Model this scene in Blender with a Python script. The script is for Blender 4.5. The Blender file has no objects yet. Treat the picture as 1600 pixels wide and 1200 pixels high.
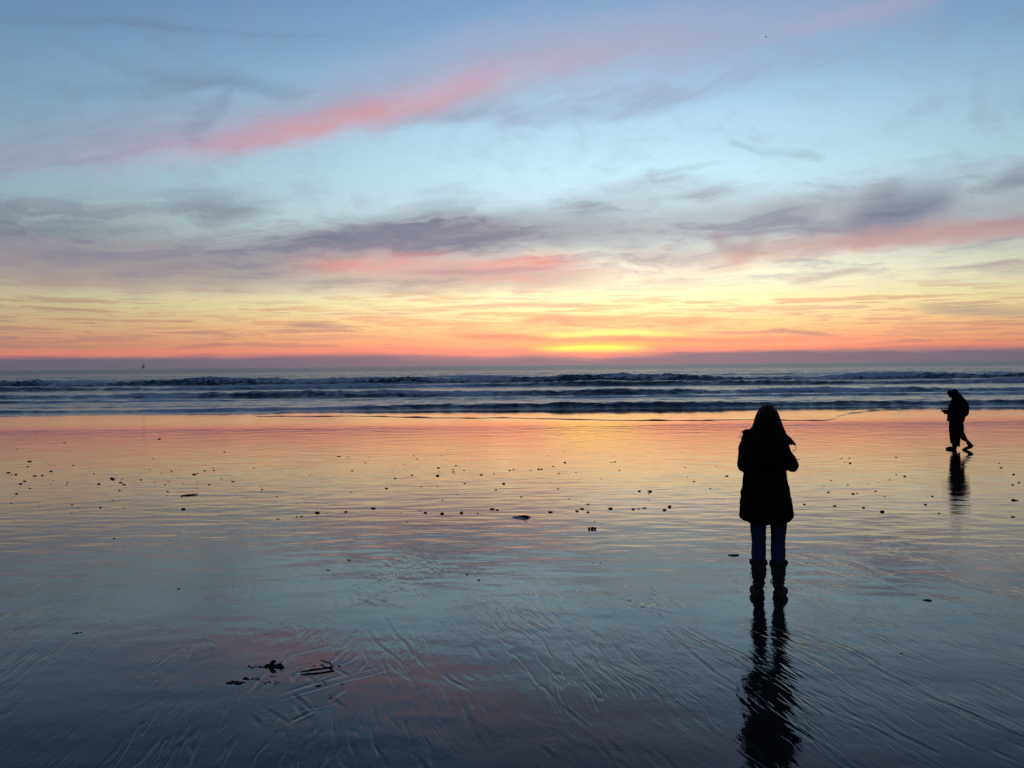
import bpy, bmesh, math, random
import numpy as np
from mathutils import Matrix, Vector

S = bpy.context.scene
COL = S.collection
R = math.radians
rng = random.Random(7)
nrng = np.random.default_rng(11)

# ------------------------------------------------------------------ camera
F = 1504.0                       # focal length in photograph pixels (1600 wide)
CAM_Z = 1.785
SLOPE = 0.026; FLAT = 0.008                    # the beach falls away towards the sea
PITCH = math.atan(29 / F)
ROLL = R(0.54)
cam_d = bpy.data.cameras.new('camera')
cam = bpy.data.objects.new('camera', cam_d)
COL.objects.link(cam)
cam_d.sensor_width = 36.0
cam_d.lens = 36.0 * F / 1600.0
cam_d.clip_start = 0.05
cam_d.clip_end = 100000.0
CAM_ROT = (Matrix.Rotation(math.pi / 2 - PITCH, 4, 'X') @ Matrix.Rotation(-ROLL, 4, 'Z'))
cam.matrix_world = Matrix.Translation((0, 0, CAM_Z)) @ CAM_ROT
S.camera = cam


def ray(px, py):
    v = Vector(((px - 800) / F, -(py - 600) / F, -1.0))
    v = CAM_ROT.to_3x3() @ v
    return v.normalized()


def beach_z(y):
    """profile of the beach: an even fall, easing to a nearly level flat where the last waves run out"""
    if y <= 47.0:
        return -SLOPE * y
    t = min(y - 47.0, 9.0)
    z = -SLOPE * 47.0 - (SLOPE * t - (SLOPE - FLAT) * t * t / 18.0)
    return z - FLAT * max(y - 56.0, 0.0)


def ground(px, py):
    """point of the beach seen at a photograph pixel"""
    v = ray(px, py)
    lo, hi = 0.5, 400.0                      # along y
    for _ in range(60):
        m = (lo + hi) / 2
        if CAM_Z + v.z / v.y * m > beach_z(m):
            lo = m
        else:
            hi = m
    return Vector((v.x / v.y * lo, lo, beach_z(lo)))


def azel(px, py):
    v = ray(px, py)
    return math.degrees(math.atan2(v.x, v.y)), math.degrees(math.asin(v.z))


# ------------------------------------------------------------------ view
S.view_settings.view_transform = 'Standard'
S.view_settings.look = 'None'
S.view_settings.exposure = 0.0
S.view_settings.gamma = 1.0
S.view_settings.use_curve_mapping = False
S.render.engine = 'CYCLES'
S.cycles.max_bounces = 5
S.cycles.diffuse_bounces = 1
S.cycles.glossy_bounces = 4
S.cycles.use_denoising = True

# ------------------------------------------------------------------ node expressions


def lin(c):
    out = []
    for v in c:
        v = v / 255.0
        out.append(v / 12.92 if v <= 0.04045 else ((v + 0.055) / 1.055) ** 2.4)
    return (out[0], out[1], out[2], 1.0)


class Nt:
    """small expression builder over a node tree"""

    def __init__(self, tree):
        self.t = tree
        self.n = tree.nodes

    def new(self, kind, **kw):
        nd = self.n.new(kind)
        for k, v in kw.items():
            setattr(nd, k, v)
        return nd

    def put(self, sock, v):
        if isinstance(v, X):
            self.t.links.new(v.s, sock)
        elif hasattr(v, 'is_output'):
            self.t.links.new(v, sock)
        else:
            sock.default_value = v

    def m(self, op, *a, clamp=False):
        nd = self.new('ShaderNodeMath', operation=op, use_clamp=clamp)
        for i, v in enumerate(a):
            self.put(nd.inputs[i], v)
        return X(self, nd.outputs[0])

    def smooth(self, v, a, b, to0=0.0, to1=1.0, kind='SMOOTHSTEP'):
        nd = self.new('ShaderNodeMapRange', interpolation_type=kind)
        nd.clamp = True
        for i, q in enumerate((v, a, b, to0, to1)):
            self.put(nd.inputs[i], q)
        return X(self, nd.outputs[0])

    def vec(self, x, y, z=0.0):
        nd = self.new('ShaderNodeCombineXYZ')
        for i, q in enumerate((x, y, z)):
            self.put(nd.inputs[i], q)
        return nd.outputs[0]

    def noise(self, v, scale=1.0, detail=3.0, rough=0.55, dist=0.0):
        nd = self.new('ShaderNodeTexNoise')
        self.put(nd.inputs['Vector'], v)
        nd.inputs['Scale'].default_value = scale
        nd.inputs['Detail'].default_value = detail
        nd.inputs['Roughness'].default_value = rough
        nd.inputs['Distortion'].default_value = dist
        return X(self, nd.outputs['Fac'])

    def curve(self, x, pts, lo, hi, vlo, vhi):
        """piecewise smooth function of x through pts, range remapped"""
        xn = self.smooth(x, lo, hi, kind='LINEAR')
        nd = self.new('ShaderNodeFloatCurve')
        c = nd.mapping.curves[0]
        P = sorted(((p - lo) / (hi - lo), (q - vlo) / (vhi - vlo)) for p, q in pts)
        c.points[0].location = P[0]
        c.points[1].location = P[-1]
        for p in P[1:-1]:
            c.points.new(*p)
        for p in c.points:
            p.handle_type = 'AUTO_CLAMPED'
        nd.mapping.extend = 'HORIZONTAL'
        nd.mapping.update()
        self.put(nd.inputs['Value'], xn)
        return X(self, nd.outputs[0]) * (vhi - vlo) + vlo

    def ramp(self, x, stops, kind='LINEAR'):
        nd = self.new('ShaderNodeValToRGB')
        cr = nd.color_ramp
        cr.interpolation = kind
        while len(cr.elements) > 1:
            cr.elements.remove(cr.elements[-1])
        for i, (p, c) in enumerate(stops):
            e = cr.elements[0] if i == 0 else cr.elements.new(p)
            e.position = p
            e.color = c
        self.put(nd.inputs[0], x)
        return nd.outputs[0]

    def mix(self, f, a, b, blend='MIX'):
        nd = self.new('ShaderNodeMix', data_type='RGBA', blend_type=blend)
        self.put(nd.inputs[0], f)
        self.put(nd.inputs[6], a)
        self.put(nd.inputs[7], b)
        return nd.outputs[2]


class X:
    def __init__(self, nt, s):
        self.nt, self.s = nt, s

    def __add__(self, o): return self.nt.m('ADD', self, o)
    __radd__ = __add__
    def __sub__(self, o): return self.nt.m('SUBTRACT', self, o)
    def __rsub__(self, o): return self.nt.m('SUBTRACT', o, self)
    def __mul__(self, o): return self.nt.m('MULTIPLY', self, o)
    __rmul__ = __mul__
    def __truediv__(self, o): return self.nt.m('DIVIDE', self, o)
    def __pow__(self, o): return self.nt.m('POWER', self, o)
    def gauss(self): return self.nt.m('POWER', 2.718281828, self * self * -1.0)


# ------------------------------------------------------------------ sky
W = bpy.data.worlds.new('World')
S.world = W
W.use_nodes = True
W.node_tree.nodes.clear()
w = Nt(W.node_tree)
tc = w.new('ShaderNodeTexCoord')
sp = w.new('ShaderNodeSeparateXYZ')
W.node_tree.links.new(tc.outputs['Generated'], sp.inputs[0])
dx, dy, dz = (X(w, s) for s in sp.outputs)
el = w.m('ARCSINE', dz) * (180 / math.pi)
az = w.m('ARCTAN2', dx, dy) * (180 / math.pi)
SUN_AZ, SUN_EL = azel(918, 548)
daz = az - (SUN_AZ + 2.2)
# clear sky: near the sunset azimuth and away from it (elevation in degrees / 90, square root spacing)
eln = w.m('POWER', w.smooth(el, 0.0, 90.0, kind='LINEAR'), 0.5)


def es(d): return math.sqrt(d / 90.0)


near = w.ramp(eln, [(es(0.0), lin((134, 116, 126))), (es(0.55), lin((190, 126, 118))), (es(0.9), lin((232, 136, 108))),
                    (es(1.5), lin((246, 168, 116))), (es(2.4), lin((250, 204, 140))), (es(3.6), lin((252, 236, 178))),
                    (es(5.0), lin((254, 250, 214))), (es(6.6), lin((228, 234, 222))), (es(8.6), lin((208, 232, 238))), (es(11.0), lin((200, 239, 254))),
                    (es(14.0), lin((182, 220, 244))), (es(18.0), lin((140, 180, 216))), (es(22.0), lin((116, 155, 198))),
                    (es(35.0), lin((80, 112, 156))), (es(60.0), lin((56, 82, 124))), (1.0, lin((46, 68, 108)))])
far = w.ramp(eln, [(es(0.0), lin((96, 96, 110))), (es(0.5), lin((122, 103, 112))), (es(0.9), lin((180, 124, 108))),
                   (es(1.6), lin((182, 134, 114))), (es(2.6), lin((184, 156, 124))), (es(3.6), lin((184, 172, 136))),
                   (es(5.0), lin((160, 160, 142))), (es(7.0), lin((136, 152, 150))), (es(9.5), lin((134, 162, 170))), (es(12.0), lin((124, 156, 176))),
                   (es(15.0), lin((114, 149, 178))), (es(19.0), lin((98, 134, 170))), (es(22.0), lin((86, 121, 158))),
                   (es(35.0), lin((62, 90, 128))), (es(60.0), lin((48, 70, 106))), (1.0, lin((42, 62, 98)))])
fa = (daz / 25.0).gauss()
sky = w.mix(fa, far, near)
# the side away from the sunset is dimmer
east = w.smooth(w.m('ABSOLUTE', daz), 26.0, 120.0)

# cloud space: height grows slowly far up and quickly near the horizon, as a level deck does in perspective
lev = w.m('LOGARITHM', w.m('MAXIMUM', el, 0.0) + 2.0, 2.718281828)
# slow wobble, seamless round the whole sky
wob = w.noise(w.vec(dx * 7.0, dy * 7.0, lev * 2.2), 1.0, 3.0, 0.6) - 0.5
wob2 = w.noise(w.vec(dx * 22.0 + wob * 2.0, dy * 22.0, lev * 9.0 + wob * 2.0), 1.0, 3.0, 0.65) - 0.5
fine, fine2 = wob2, wob2 * -1.0


def n2d(x, y_, detail, rough):
    nd = w.new('ShaderNodeTexNoise', noise_dimensions='2D')
    w.put(nd.inputs['Vector'], w.vec(x, y_))
    nd.inputs['Scale'].default_value = 1.0
    nd.inputs['Detail'].default_value = detail
    nd.inputs['Roughness'].default_value = rough
    return X(w, nd.outputs['Fac'])


def fibre(x, y_, gain, kx=3.6, ky=3.1, mixf=0.75):
    """long streaks broken up by finer torn threads"""
    n1 = n2d(x, y_, 3.0, 0.6) - 0.5
    n2 = n2d(x * kx + n1 * 0.5, y_ * ky + n1 * 0.7 + 5.0, 5.0, 0.68) - 0.5
    f = w.m('MULTIPLY_ADD', w.m('MULTIPLY_ADD', n2, mixf, n1), gain, 0.5, clamp=True)
    return f, 1.0 - f


F_UP = fibre(az * 0.075 + wob * 0.5, (el - az * 0.26) * 0.38 + wob * 0.8, 1.9)      # drawn out along the diagonal
F_MID = fibre(az * 0.075 + wob * 0.9, lev * 5.2 + wob * 1.1 - az * 0.014, 2.0)      # level, torn
F_LOW = fibre(az * 0.10 + wob2 * 0.4, el * 2.1 + wob * 0.9, 2.2, 2.6, 2.2, 0.6)     # thin level bars


BANDS = []


def band(pts, up, dn, op, col, fib=0.5, wobble=1.0, seed=0.0, fs=None, col2=None):
    """a streak of cloud: pts = (px, py, opacity), soft above by up, below by dn (photo pixels)"""
    P = [azel(a, b) for a, b, _ in pts]
    mid_y = sum(p[1] for p in pts) / len(pts)
    fam = 0 if mid_y < 280 else (1 if mid_y < 455 else 2)
    k = 0.0375
    lo_e = min(p[1] for p in P) - 2.3 * dn * k - 0.8 * wobble
    hi_e = max(p[1] for p in P) + 2.4 * up * k + 0.8 * wobble
    BANDS.append(dict(P=P, O=[p[2] for p in pts], up=up * k * 1.25, dn=dn * k * 1.2, op=op, col=col, col2=col2, fib=fib * 1.1, wob=wobble, fam=fam, ch=int(seed * 10) % 2,
                      az=(P[0][0], P[-1][0]), el=(lo_e, hi_e)))


def lay(g, cx, sky, B):
    """add one streak over a colour, inside node tree g with the shared sky values cx"""
    lo, hi = B['az']
    rp = g.new('ShaderNodeValToRGB')
    cr = rp.color_ramp
    cr.interpolation = 'CARDINAL'
    while len(cr.elements) > 1:
        cr.elements.remove(cr.elements[-1])
    for i, (e_, o_) in enumerate(zip(B['P'], B['O'])):
        p = (e_[0] - lo) / (hi - lo)
        el_ = cr.elements[0] if i == 0 else cr.elements.new(p)
        el_.position = p
        el_.color = ((e_[1] + 2.0) / 26.0, o_, 0, 1)
    g.put(rp.inputs[0], g.m('MULTIPLY_ADD', cx['Az'], 1.0 / (hi - lo), -lo / (hi - lo)))
    sc = g.new('ShaderNodeSeparateXYZ')
    g.put(sc.inputs[0], rp.outputs[0])
    ec, oc = X(g, sc.outputs[0]), X(g, sc.outputs[1])
    t = g.m('MULTIPLY_ADD', ec, -26.0, cx['Elw'])
    t = g.m('MULTIPLY_ADD', cx['Wsum'], B['wob'], t)
    iu, idn = 1.0 / B['up'], 1.0 / B['dn']
    t = g.m('MULTIPLY_ADD', g.m('ABSOLUTE', t), (iu - idn) / 2, t * ((iu + idn) / 2))
    msk = g.m('POWER', 0.3678794, t * t) * oc
    nm = ('Up', 'Mid', 'Low')[B['fam']]
    a = B['fib']
    if B['fam'] < 2 and B['col'][0] >= 195:          # rosy light: a soft veil, thinned by the threads
        msk = g.m('MULTIPLY', msk, g.m('MULTIPLY_ADD', cx[nm + str(B['ch'])], 0.65 * B['op'], 0.42 * B['op']), clamp=True)
    else:                                            # cloud: torn at its edges
        er = g.m('MULTIPLY_ADD', cx[nm + str(B['ch'])], a, -a)
        msk = g.m('MULTIPLY', g.m('MULTIPLY_ADD', msk, 1.0 + a, er), B['op'], clamp=True)
    c = lin(B['col'])
    if B['col2'] is not None:
        c = g.mix(cx[nm + str(1 - B['ch'])], c, lin(B['col2']))
    return g.mix(msk, sky, c)


# faint general cirrus all over the sky
gm = w.smooth(wob * 1.3 + wob2 * 1.6, -0.1, 0.55) * w.smooth(el, 2.5, 7.0)
sky = w.mix(gm * 0.34, sky, w.mix(fa, lin((108, 122, 146)), lin((160, 176, 196))))

vm = w.smooth(F_MID[1] + wob2 * 0.3, 0.38, 0.92) * w.smooth(el, 3.9, 5.6) * w.smooth(el, 10.5, 7.5)
sky = w.mix(vm * 0.7, sky, w.mix(fa, lin((112, 122, 138)), lin((168, 170, 178))))

# --- upper diagonal veil, mauve with a rosy core
band([(-300, 330, 0), (-60, 284, .9), (0, 266, 1), (200, 232, 1), (420, 205, .9), (600, 186, .7), (800, 172, .5), (960, 160, .45), (1120, 130, .4), (1300, 92, .3), (1480, 40, .25), (1640, 0, 0)],
     46, 16, .58, (138, 148, 176), .6, .6, 3.1, None, (168, 166, 190))
band([(380, 190, 0), (520, 165, .35), (680, 120, .6), (840, 88, .8), (1000, 70, .8), (1200, 40, .55), (1420, 0, .3), (1640, -40, 0)],
     56, 52, .68, (164, 172, 202), .5, .8, 5.7, None, (184, 174, 196))
band([(60, 268, 0), (200, 249, .25), (330, 229, .55), (420, 214, .85), (520, 196, 1), (620, 172, 1), (700, 148, .9), (780, 124, .6), (860, 102, .35), (980, 76, .12), (1120, 50, 0)],
     22, 17, 1.0, (206, 156, 168), .8, .7, 1.3, None, (216, 168, 176))
band([(680, 176, 0), (800, 184, .7), (900, 183, .8), (1000, 172, .6), (1120, 146, .5), (1260, 112, .4), (1400, 70, 0)],
     15, 10, .26, (150, 166, 194), .6, .5, 8.3)
band([(1080, 70, 0), (1240, 46, .5), (1380, 12, .7), (1460, -10, .6), (1600, -50, 0)], 13, 12, .5, (196, 168, 184), .4, .4, 2.2)
# thin dark wisps upper left
band([(-40, 25, .2), (80, 34, .5), (190, 33, .7), (300, 44, .7), (380, 50, .5), (520, 62, .4), (640, 66, 0)], 7, 6, .4, (106, 130, 158), .9, .6, 4.4)
band([(60, 62, 0), (180, 102, .5), (250, 118, .9), (330, 126, 1), (372, 130, 1), (440, 146, .7), (520, 150, 0)], 14, 10, .3, (110, 132, 158), .7, 1.0, 9.1)
band([(250, 214, 0), (305, 200, .9), (335, 178, .8), (358, 150, .6), (385, 122, 0)], 22, 20, .35, (120, 138, 166), .7, .8, 6.1)
band([(-40, 130, .3), (120, 138, .5), (260, 150, .3), (420, 165, 0)], 16, 16, .4, (106, 134, 160), .6, .6, 7.7)

# --- middle deck: grey violet over a warm underside
band([(-400, 400, 0), (-60, 392, .9), (100, 391, 1), (260, 398, .95), (400, 402, .9), (520, 384, .9), (640, 368, 1), (760, 362, .95), (880, 366, .7), (1000, 372, .35), (1120, 380, 0)],
     36, 30, .86, (118, 124, 144), .5, 1.2, 2.9, None, (150, 146, 158))
band([(-400, 420, 0), (-40, 424, .7), (120, 430, .8), (300, 436, .8), (440, 440, .7), (600, 436, .7), (760, 434, .7), (900, 440, .5), (1040, 446, 0)],
     32, 22, .72, (146, 138, 140), .55, 1.2, 6.6, None, (182, 162, 152))
band([(220, 330, 0), (300, 336, .8), (345, 340, 1), (420, 332, .6), (500, 336, 0)], 34, 22, .36, (126, 138, 150), .8, 1.6, 1.9)
band([(-100, 330, 0), (40, 352, .6), (120, 360, .7), (220, 352, .3), (300, 350, 0)], 10, 9, .6, (122, 134, 144), .6, 1.0, 3.9, (.2, 1.2))
band([(520, 330, 0), (640, 318, .5), (700, 306, .6), (800, 318, .3), (900, 330, 0)], 20, 16, .45, (160, 178, 186), .9, 1.4, 5.9)
band([(400, 404, 0), (480, 409, .35), (560, 410, .75), (600, 409, .95), (640, 408, 1), (720, 411, .9), (800, 411, .8), (870, 407, .6), (940, 412, 0)],
     12, 15, 1.0, (240, 146, 132), .85, .8, 7.1, None, (226, 160, 150))
band([(500, 440, 0), (620, 440, .5), (720, 436, .95), (800, 434, 1), (880, 432, .9), (960, 432, .6), (1100, 432, .2), (1200, 424, 0)],
     18, 16, .75, (230, 158, 144), .75, .8, 8.9, None, (202, 160, 156))
band([(560, 422, 0), (680, 424, .8), (760, 424, .9), (850, 420, .5), (960, 424, 0)], 5, 6, .6, (176, 146, 152), .5, .3, 1.1, (.15, 2.4))
# right side
band([(820, 310, 0), (900, 312, .5), (1000, 304, .7), (1060, 298, .7), (1160, 316, .6), (1260, 326, .6), (1380, 300, .6), (1480, 296, .5), (1620, 280, .6), (1900, 280, 0)],
     30, 30, .8, (146, 158, 170), .8, 1.5, 2.4, None, (176, 188, 194))
band([(760, 352, 0), (880, 358, .6), (1000, 358, .75), (1120, 352, .8), (1240, 348, .9), (1330, 345, 1), (1420, 340, .9), (1520, 338, .8), (1640, 330, .8), (2000, 320, 0)],
     32, 30, .75, (146, 152, 166), .55, 1.2, 4.8, None, (176, 178, 182))
band([(1290, 362, 0), (1340, 350, .8), (1390, 336, 1), (1440, 326, 1), (1480, 317, .7), (1530, 306, 0)], 32, 24, .55, (118, 124, 146), .7, 1.5, 3.3)
band([(1500, 300, 0), (1560, 288, .6), (1620, 278, .8), (1800, 270, 0)], 9, 8, .6, (120, 130, 146), .5, .6, 8.1, (.2, 1.4))
band([(860, 400, 0), (980, 404, .5), (1100, 402, .6), (1200, 395, .7), (1300, 384, .85), (1380, 372, 1), (1480, 362, 1), (1600, 354, 1), (1760, 346, .6), (2000, 340, 0)],
     16, 12, .72, (166, 144, 154), .8, 1.0, 5.2, None, (190, 156, 156))
band([(960, 428, 0), (1080, 424, .5), (1160, 412, .8), (1240, 400, .9), (1320, 388, .85), (1400, 378, .7), (1520, 368, .5), (1680, 360, 0)],
     13, 10, .6, (222, 178, 164), .8, .8, 6.4)
band([(1100, 372, 0), (1120, 377, .9), (1140, 390, 1), (1160, 394, 1), (1182, 384, .8), (1205, 378, 0)], 17, 17, .5, (168, 146, 152), .6, 1.0, 9.4)
band([(1120, 412, 0), (1145, 410, .8), (1165, 408, .8), (1190, 402, 0)], 12, 11, .5, (232, 170, 154), .5, .6, 7.4)
band([(1130, 222, 0), (1150, 228, 1), (1185, 236, .8), (1230, 236, .7), (1275, 244, .9), (1300, 250, 0)], 8, 6, .28, (150, 174, 190), .8, 1.0, 1.7)
band([(1220, 444, 0), (1250, 438, .8), (1300, 430, 1), (1340, 423, .9), (1370, 418, 0)], 5, 5, .6, (196, 180, 162), .7, .5, 2.7)
band([(1440, 424, 0), (1520, 416, .7), (1600, 410, .8), (1760, 405, 0)], 5, 5, .6, (178, 168, 156), .5, .4, 4.7, (.3, 2.4))
band([(1400, 476, 0), (1460, 484, .8), (1560, 486, .9), (1660, 484, .6), (1800, 480, 0)], 7, 6, .7, (176, 156, 134), .5, .4, 5.7, (.2, 2.4))

# bars that can be told apart
band([(560, 486, 0), (680, 484, .6), (780, 477, .9), (880, 477, 1), (940, 478, .4), (1000, 480, 0)], 4, 4, .6, (214, 172, 142), .4, .3, 3.7, (.2, 2.4))
band([(760, 512, 0), (830, 502, .8), (860, 498, 1), (900, 502, .9), (1000, 500, .5), (1060, 503, .9), (1110, 500, .6), (1200, 506, 0)], 7, 9, .75, (226, 158, 122), .5, .5, 6.9, (.2, 2.0))
band([(660, 524, 0), (740, 526, .9), (830, 528, .9), (900, 531, .6), (980, 534, .9), (1060, 531, 1), (1180, 532, .8), (1320, 528, .5), (1450, 526, 0)], 5, 5, .8, (236, 142, 112), .5, .3, 8.7, (.2, 2.4))
band([(430, 512, 0), (470, 510, .9), (520, 512, .8), (560, 514, 0)], 5, 4, .7, (166, 132, 124), .4, .3, 1.4, (.3, 2.4))
band([(1180, 514, 0), (1230, 518, .9), (1290, 523, .8), (1330, 526, 0)], 4, 4, .7, (176, 132, 116), .4, .3, 2.8, (.3, 2.4))
# sunset glow: the yellow light left of the vanished sun
band([(800, 524, 0), (870, 523, .6), (940, 521, .9), (1010, 521, .8), (1070, 523, .4), (1130, 525, 0)], 4, 4, .65, (255, 236, 128), .4, .25, 5.5)
band([(810, 547, 0), (860, 547, .6), (905, 546, 1), (945, 546, 1), (985, 546, .6), (1040, 547, 0)], 7, 5, .95, (255, 232, 96), .25, .2, 4.1)
band([(700, 538, 0), (820, 539, .7), (920, 538, .8), (1010, 537, .7), (1150, 538, 0)], 3, 3, .7, (250, 166, 96), .4, .2, 3.5, (.2, 2.8))
# grey bank lying on the horizon, redder along its top
band([(-800, 554, .7), (0, 553, .9), (300, 553, .95), (600, 553, 1), (800, 553, 1), (920, 555, 1), (1040, 551, .55), (1200, 545, .3), (1600, 538, .2), (2400, 536, .2)],
     7, 6, .55, (222, 130, 112), .55, .2, 6.3)
bank = w.curve(az, [(azel(a, b)[0], azel(a, b)[1]) for a, b in ((-600, 556), (0, 560), (400, 557), (700, 557), (880, 560), (925, 563), (980, 557), (1100, 549), (1250, 546), (1600, 543), (2200, 543))],
               -50.0, 50.0, -2.0, 24.0)
sunny = ((daz + 1.6) / 21.0).gauss()


def low_streaks(g, cx, sky):
    """thin level bars of cloud over the horizon"""
    el_ = cx['El']
    lowm = g.smooth(cx['Low0'] + cx['Fine'] * 0.5, 0.46, 0.9) * g.smooth(el_, 0.7, 1.3) * g.smooth(el_, 5.4, 3.2)
    sky = g.mix(lowm * 0.66, sky, g.mix(cx['Sunny'], lin((158, 120, 112)), lin((232, 160, 122))))
    lowm2 = g.smooth(cx['Low1'] + cx['Fine2'] * 0.9, 0.6, 1.0) * g.smooth(el_, 0.7, 1.2) * g.smooth(el_, 4.6, 2.2)
    return g.mix(lowm2 * 0.62, sky, g.mix(cx['Sunny'], lin((130, 108, 114)), lin((196, 128, 118))))


def horizon_bank(g, cx, sky):
    bm_ = g.smooth(cx['El'] - cx['Bank'] + cx['Wsum'] * 0.34 + (cx['Low0'] - 0.5) * 0.22, 0.26, -0.24)
    return g.mix(bm_ * 0.97, sky, g.mix(cx['Sunny'], lin((96, 97, 112)), lin((116, 101, 112))))


def east_side(g, cx, sky):
    return g.mix(cx['East'] * 0.62, sky, g.ramp(cx['Eln'], [(0.0, lin((96, 88, 104))), (es(8), lin((104, 98, 124))), (es(20), lin((84, 96, 132))), (es(45), lin((62, 84, 124))), (1.0, lin((50, 72, 112)))]))


# the sky is put together cell by cell, each cell carrying only the streaks that reach into it (faster to evaluate)
AZE = [-181, -21, -10, 0, 9, 19, 181]
ELE = [-91, 1.0, 2.2, 4.8, 7.2, 10.5, 15.0, 91]
CTX = dict(Az=az, El=el, Elw=el + 2.0, Wsum=wob * 1.5 + wob2 * 0.7, Fine=fine, Fine2=fine2, Up0=F_UP[0], Up1=F_UP[1], Mid0=F_MID[0], Mid1=F_MID[1], Low0=F_LOW[0], Low1=F_LOW[1],
           Sunny=sunny, Bank=bank, East=east, Eln=eln)


# the low sky about the sunset is brighter than the picture can show
glow = 1.0 + sunny * (el / 5.0).gauss() * 0.45


def cell(i, j):
    a0, a1, e0, e1 = AZE[i], AZE[i + 1], ELE[j], ELE[j + 1]
    gt = bpy.data.node_groups.new('sky_cell', 'ShaderNodeTree')
    gt.interface.new_socket('Sky', in_out='INPUT', socket_type='NodeSocketColor')
    for k in CTX:
        gt.interface.new_socket(k, in_out='INPUT', socket_type='NodeSocketFloat')
    gt.interface.new_socket('Colour', in_out='OUTPUT', socket_type='NodeSocketColor')
    g = Nt(gt)
    gi = g.new('NodeGroupInput')
    go = g.new('NodeGroupOutput')
    cx = {k: X(g, gi.outputs[k]) for k in CTX}
    c = gi.outputs['Sky']
    done = False
    for B in BANDS:
        if B['fam'] == 2 and not done and e0 < 5.4:
            c = low_streaks(g, cx, c); done = True
        if B['az'][0] < a1 and B['az'][1] > a0 and B['el'][0] < e1 and B['el'][1] > e0:
            c = lay(g, cx, c, B)
    if e0 < 2.2:
        c = horizon_bank(g, cx, c)
    if a0 < -20 or a1 > 30:
        c = east_side(g, cx, c)
    g.put(go.inputs[0], c)
    gn = w.new('ShaderNodeGroup')
    gn.node_tree = gt
    w.put(gn.inputs['Sky'], sky)
    for k, v in CTX.items():
        w.put(gn.inputs[k], v)
    bgd = w.new('ShaderNodeBackground')
    W.node_tree.links.new(gn.outputs[0], bgd.inputs[0])
    w.put(bgd.inputs[1], glow)
    return bgd.outputs[0]


_ls = {}


def less(v, key, e_):
    if (key, e_) not in _ls:
        _ls[(key, e_)] = w.m('LESS_THAN', v, e_)
    return _ls[(key, e_)]


def tree_az(j, i0, i1):
    if i1 - i0 == 1:
        return cell(i0, j)
    k = (i0 + i1) // 2
    mx = w.new('ShaderNodeMixShader')
    w.put(mx.inputs[0], less(az, 'a', float(AZE[k])))
    W.node_tree.links.new(tree_az(j, i0, k), mx.inputs[2])
    W.node_tree.links.new(tree_az(j, k, i1), mx.inputs[1])
    return mx.outputs[0]


def tree_el(j0, j1):
    if j1 - j0 == 1:
        return tree_az(j0, 0, len(AZE) - 1)
    k = (j0 + j1) // 2
    mx = w.new('ShaderNodeMixShader')
    w.put(mx.inputs[0], less(el, 'e', float(ELE[k])))
    W.node_tree.links.new(tree_el(j0, k), mx.inputs[2])
    W.node_tree.links.new(tree_el(k, j1), mx.inputs[1])
    return mx.outputs[0]


sky_shader = tree_el(0, len(ELE) - 1)
nish = w.new('ShaderNodeTexSky', sky_type='NISHITA')
nish.sun_disc = False
nish.sun_elevation = R(max(SUN_EL, 0.4))
nish.sun_rotation = R(SUN_AZ)
bg2 = w.new('ShaderNodeBackground')
W.node_tree.links.new(nish.outputs[0], bg2.inputs[0])
bg2.inputs[1].default_value = 0.004
ad = w.new('ShaderNodeAddShader')
W.node_tree.links.new(sky_shader, ad.inputs[0])
W.node_tree.links.new(bg2.outputs[0], ad.inputs[1])
wo = w.new('ShaderNodeOutputWorld')
W.node_tree.links.new(ad.outputs[0], wo.inputs[0])
W.cycles.sampling_method = 'NONE'

# the last of the sun, veiled by the bank on the horizon
sun_d = bpy.data.lights.new('sun', 'SUN')
sun_d.energy = 0.0015
sun_d.angle = R(12)
sun_d.color = (1.0, 0.55, 0.3)
sun = bpy.data.objects.new('sun', sun_d)
COL.objects.link(sun)
sdir = Vector((math.sin(R(SUN_AZ)) * math.cos(R(1.0)), math.cos(R(SUN_AZ)) * math.cos(R(1.0)), math.sin(R(1.0))))
sun.rotation_euler = sdir.to_track_quat('Z', 'Y').to_euler()
sun.location = (20, 60, 30)

# ------------------------------------------------------------------ helpers


def mat(name, col, rough=0.6, ior=1.45, spec=0.5, noise=0.0, nscale=40.0, bump=0.0):
    m_ = bpy.data.materials.new(name)
    m_.use_nodes = True
    b = m_.node_tree.nodes['Principled BSDF']
    b.inputs['Base Color'].default_value = (*col, 1)
    b.inputs['Roughness'].default_value = rough
    b.inputs['IOR'].default_value = ior
    b.inputs['Specular IOR Level'].default_value = spec
    q = Nt(m_.node_tree)
    t = q.new('ShaderNodeTexCoord')
    nz = q.noise(t.outputs['Object'], nscale, 4.0, 0.6)
    lo = tuple(c * (1 - noise) for c in col) + (1,)
    hi = tuple(min(1, c * (1 + noise)) for c in col) + (1,)
    q.put(b.inputs['Base Color'], q.mix(nz, lo, hi))
    if bump:
        bp = q.new('ShaderNodeBump')
        bp.inputs['Strength'].default_value = 0.6
        bp.inputs['Distance'].default_value = bump
        q.put(bp.inputs['Height'], nz)
        q.put(b.inputs['Normal'], bp.outputs[0])
    return m_


def tag(o, label=None, cat=None, group=None, kind=None):
    for k, v in (('label', label), ('category', cat), ('group', group), ('kind', kind)):
        if v:
            o[k] = v
    return o


def empty(name, loc, rz=0.0):
    o = bpy.data.objects.new(name, None)
    COL.objects.link(o)
    o.location = loc
    o.rotation_euler = (0, 0, rz)
    o.empty_display_size = 0.1
    return o


def link(name, me, m_, parent=None, smooth=True):
    if smooth:
        me.polygons.foreach_set('use_smooth', np.ones(len(me.polygons), bool))
    me.materials.clear()
    me.materials.append(m_)
    o = bpy.data.objects.new(name, me)
    COL.objects.link(o)
    o.parent = parent
    return o


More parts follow.
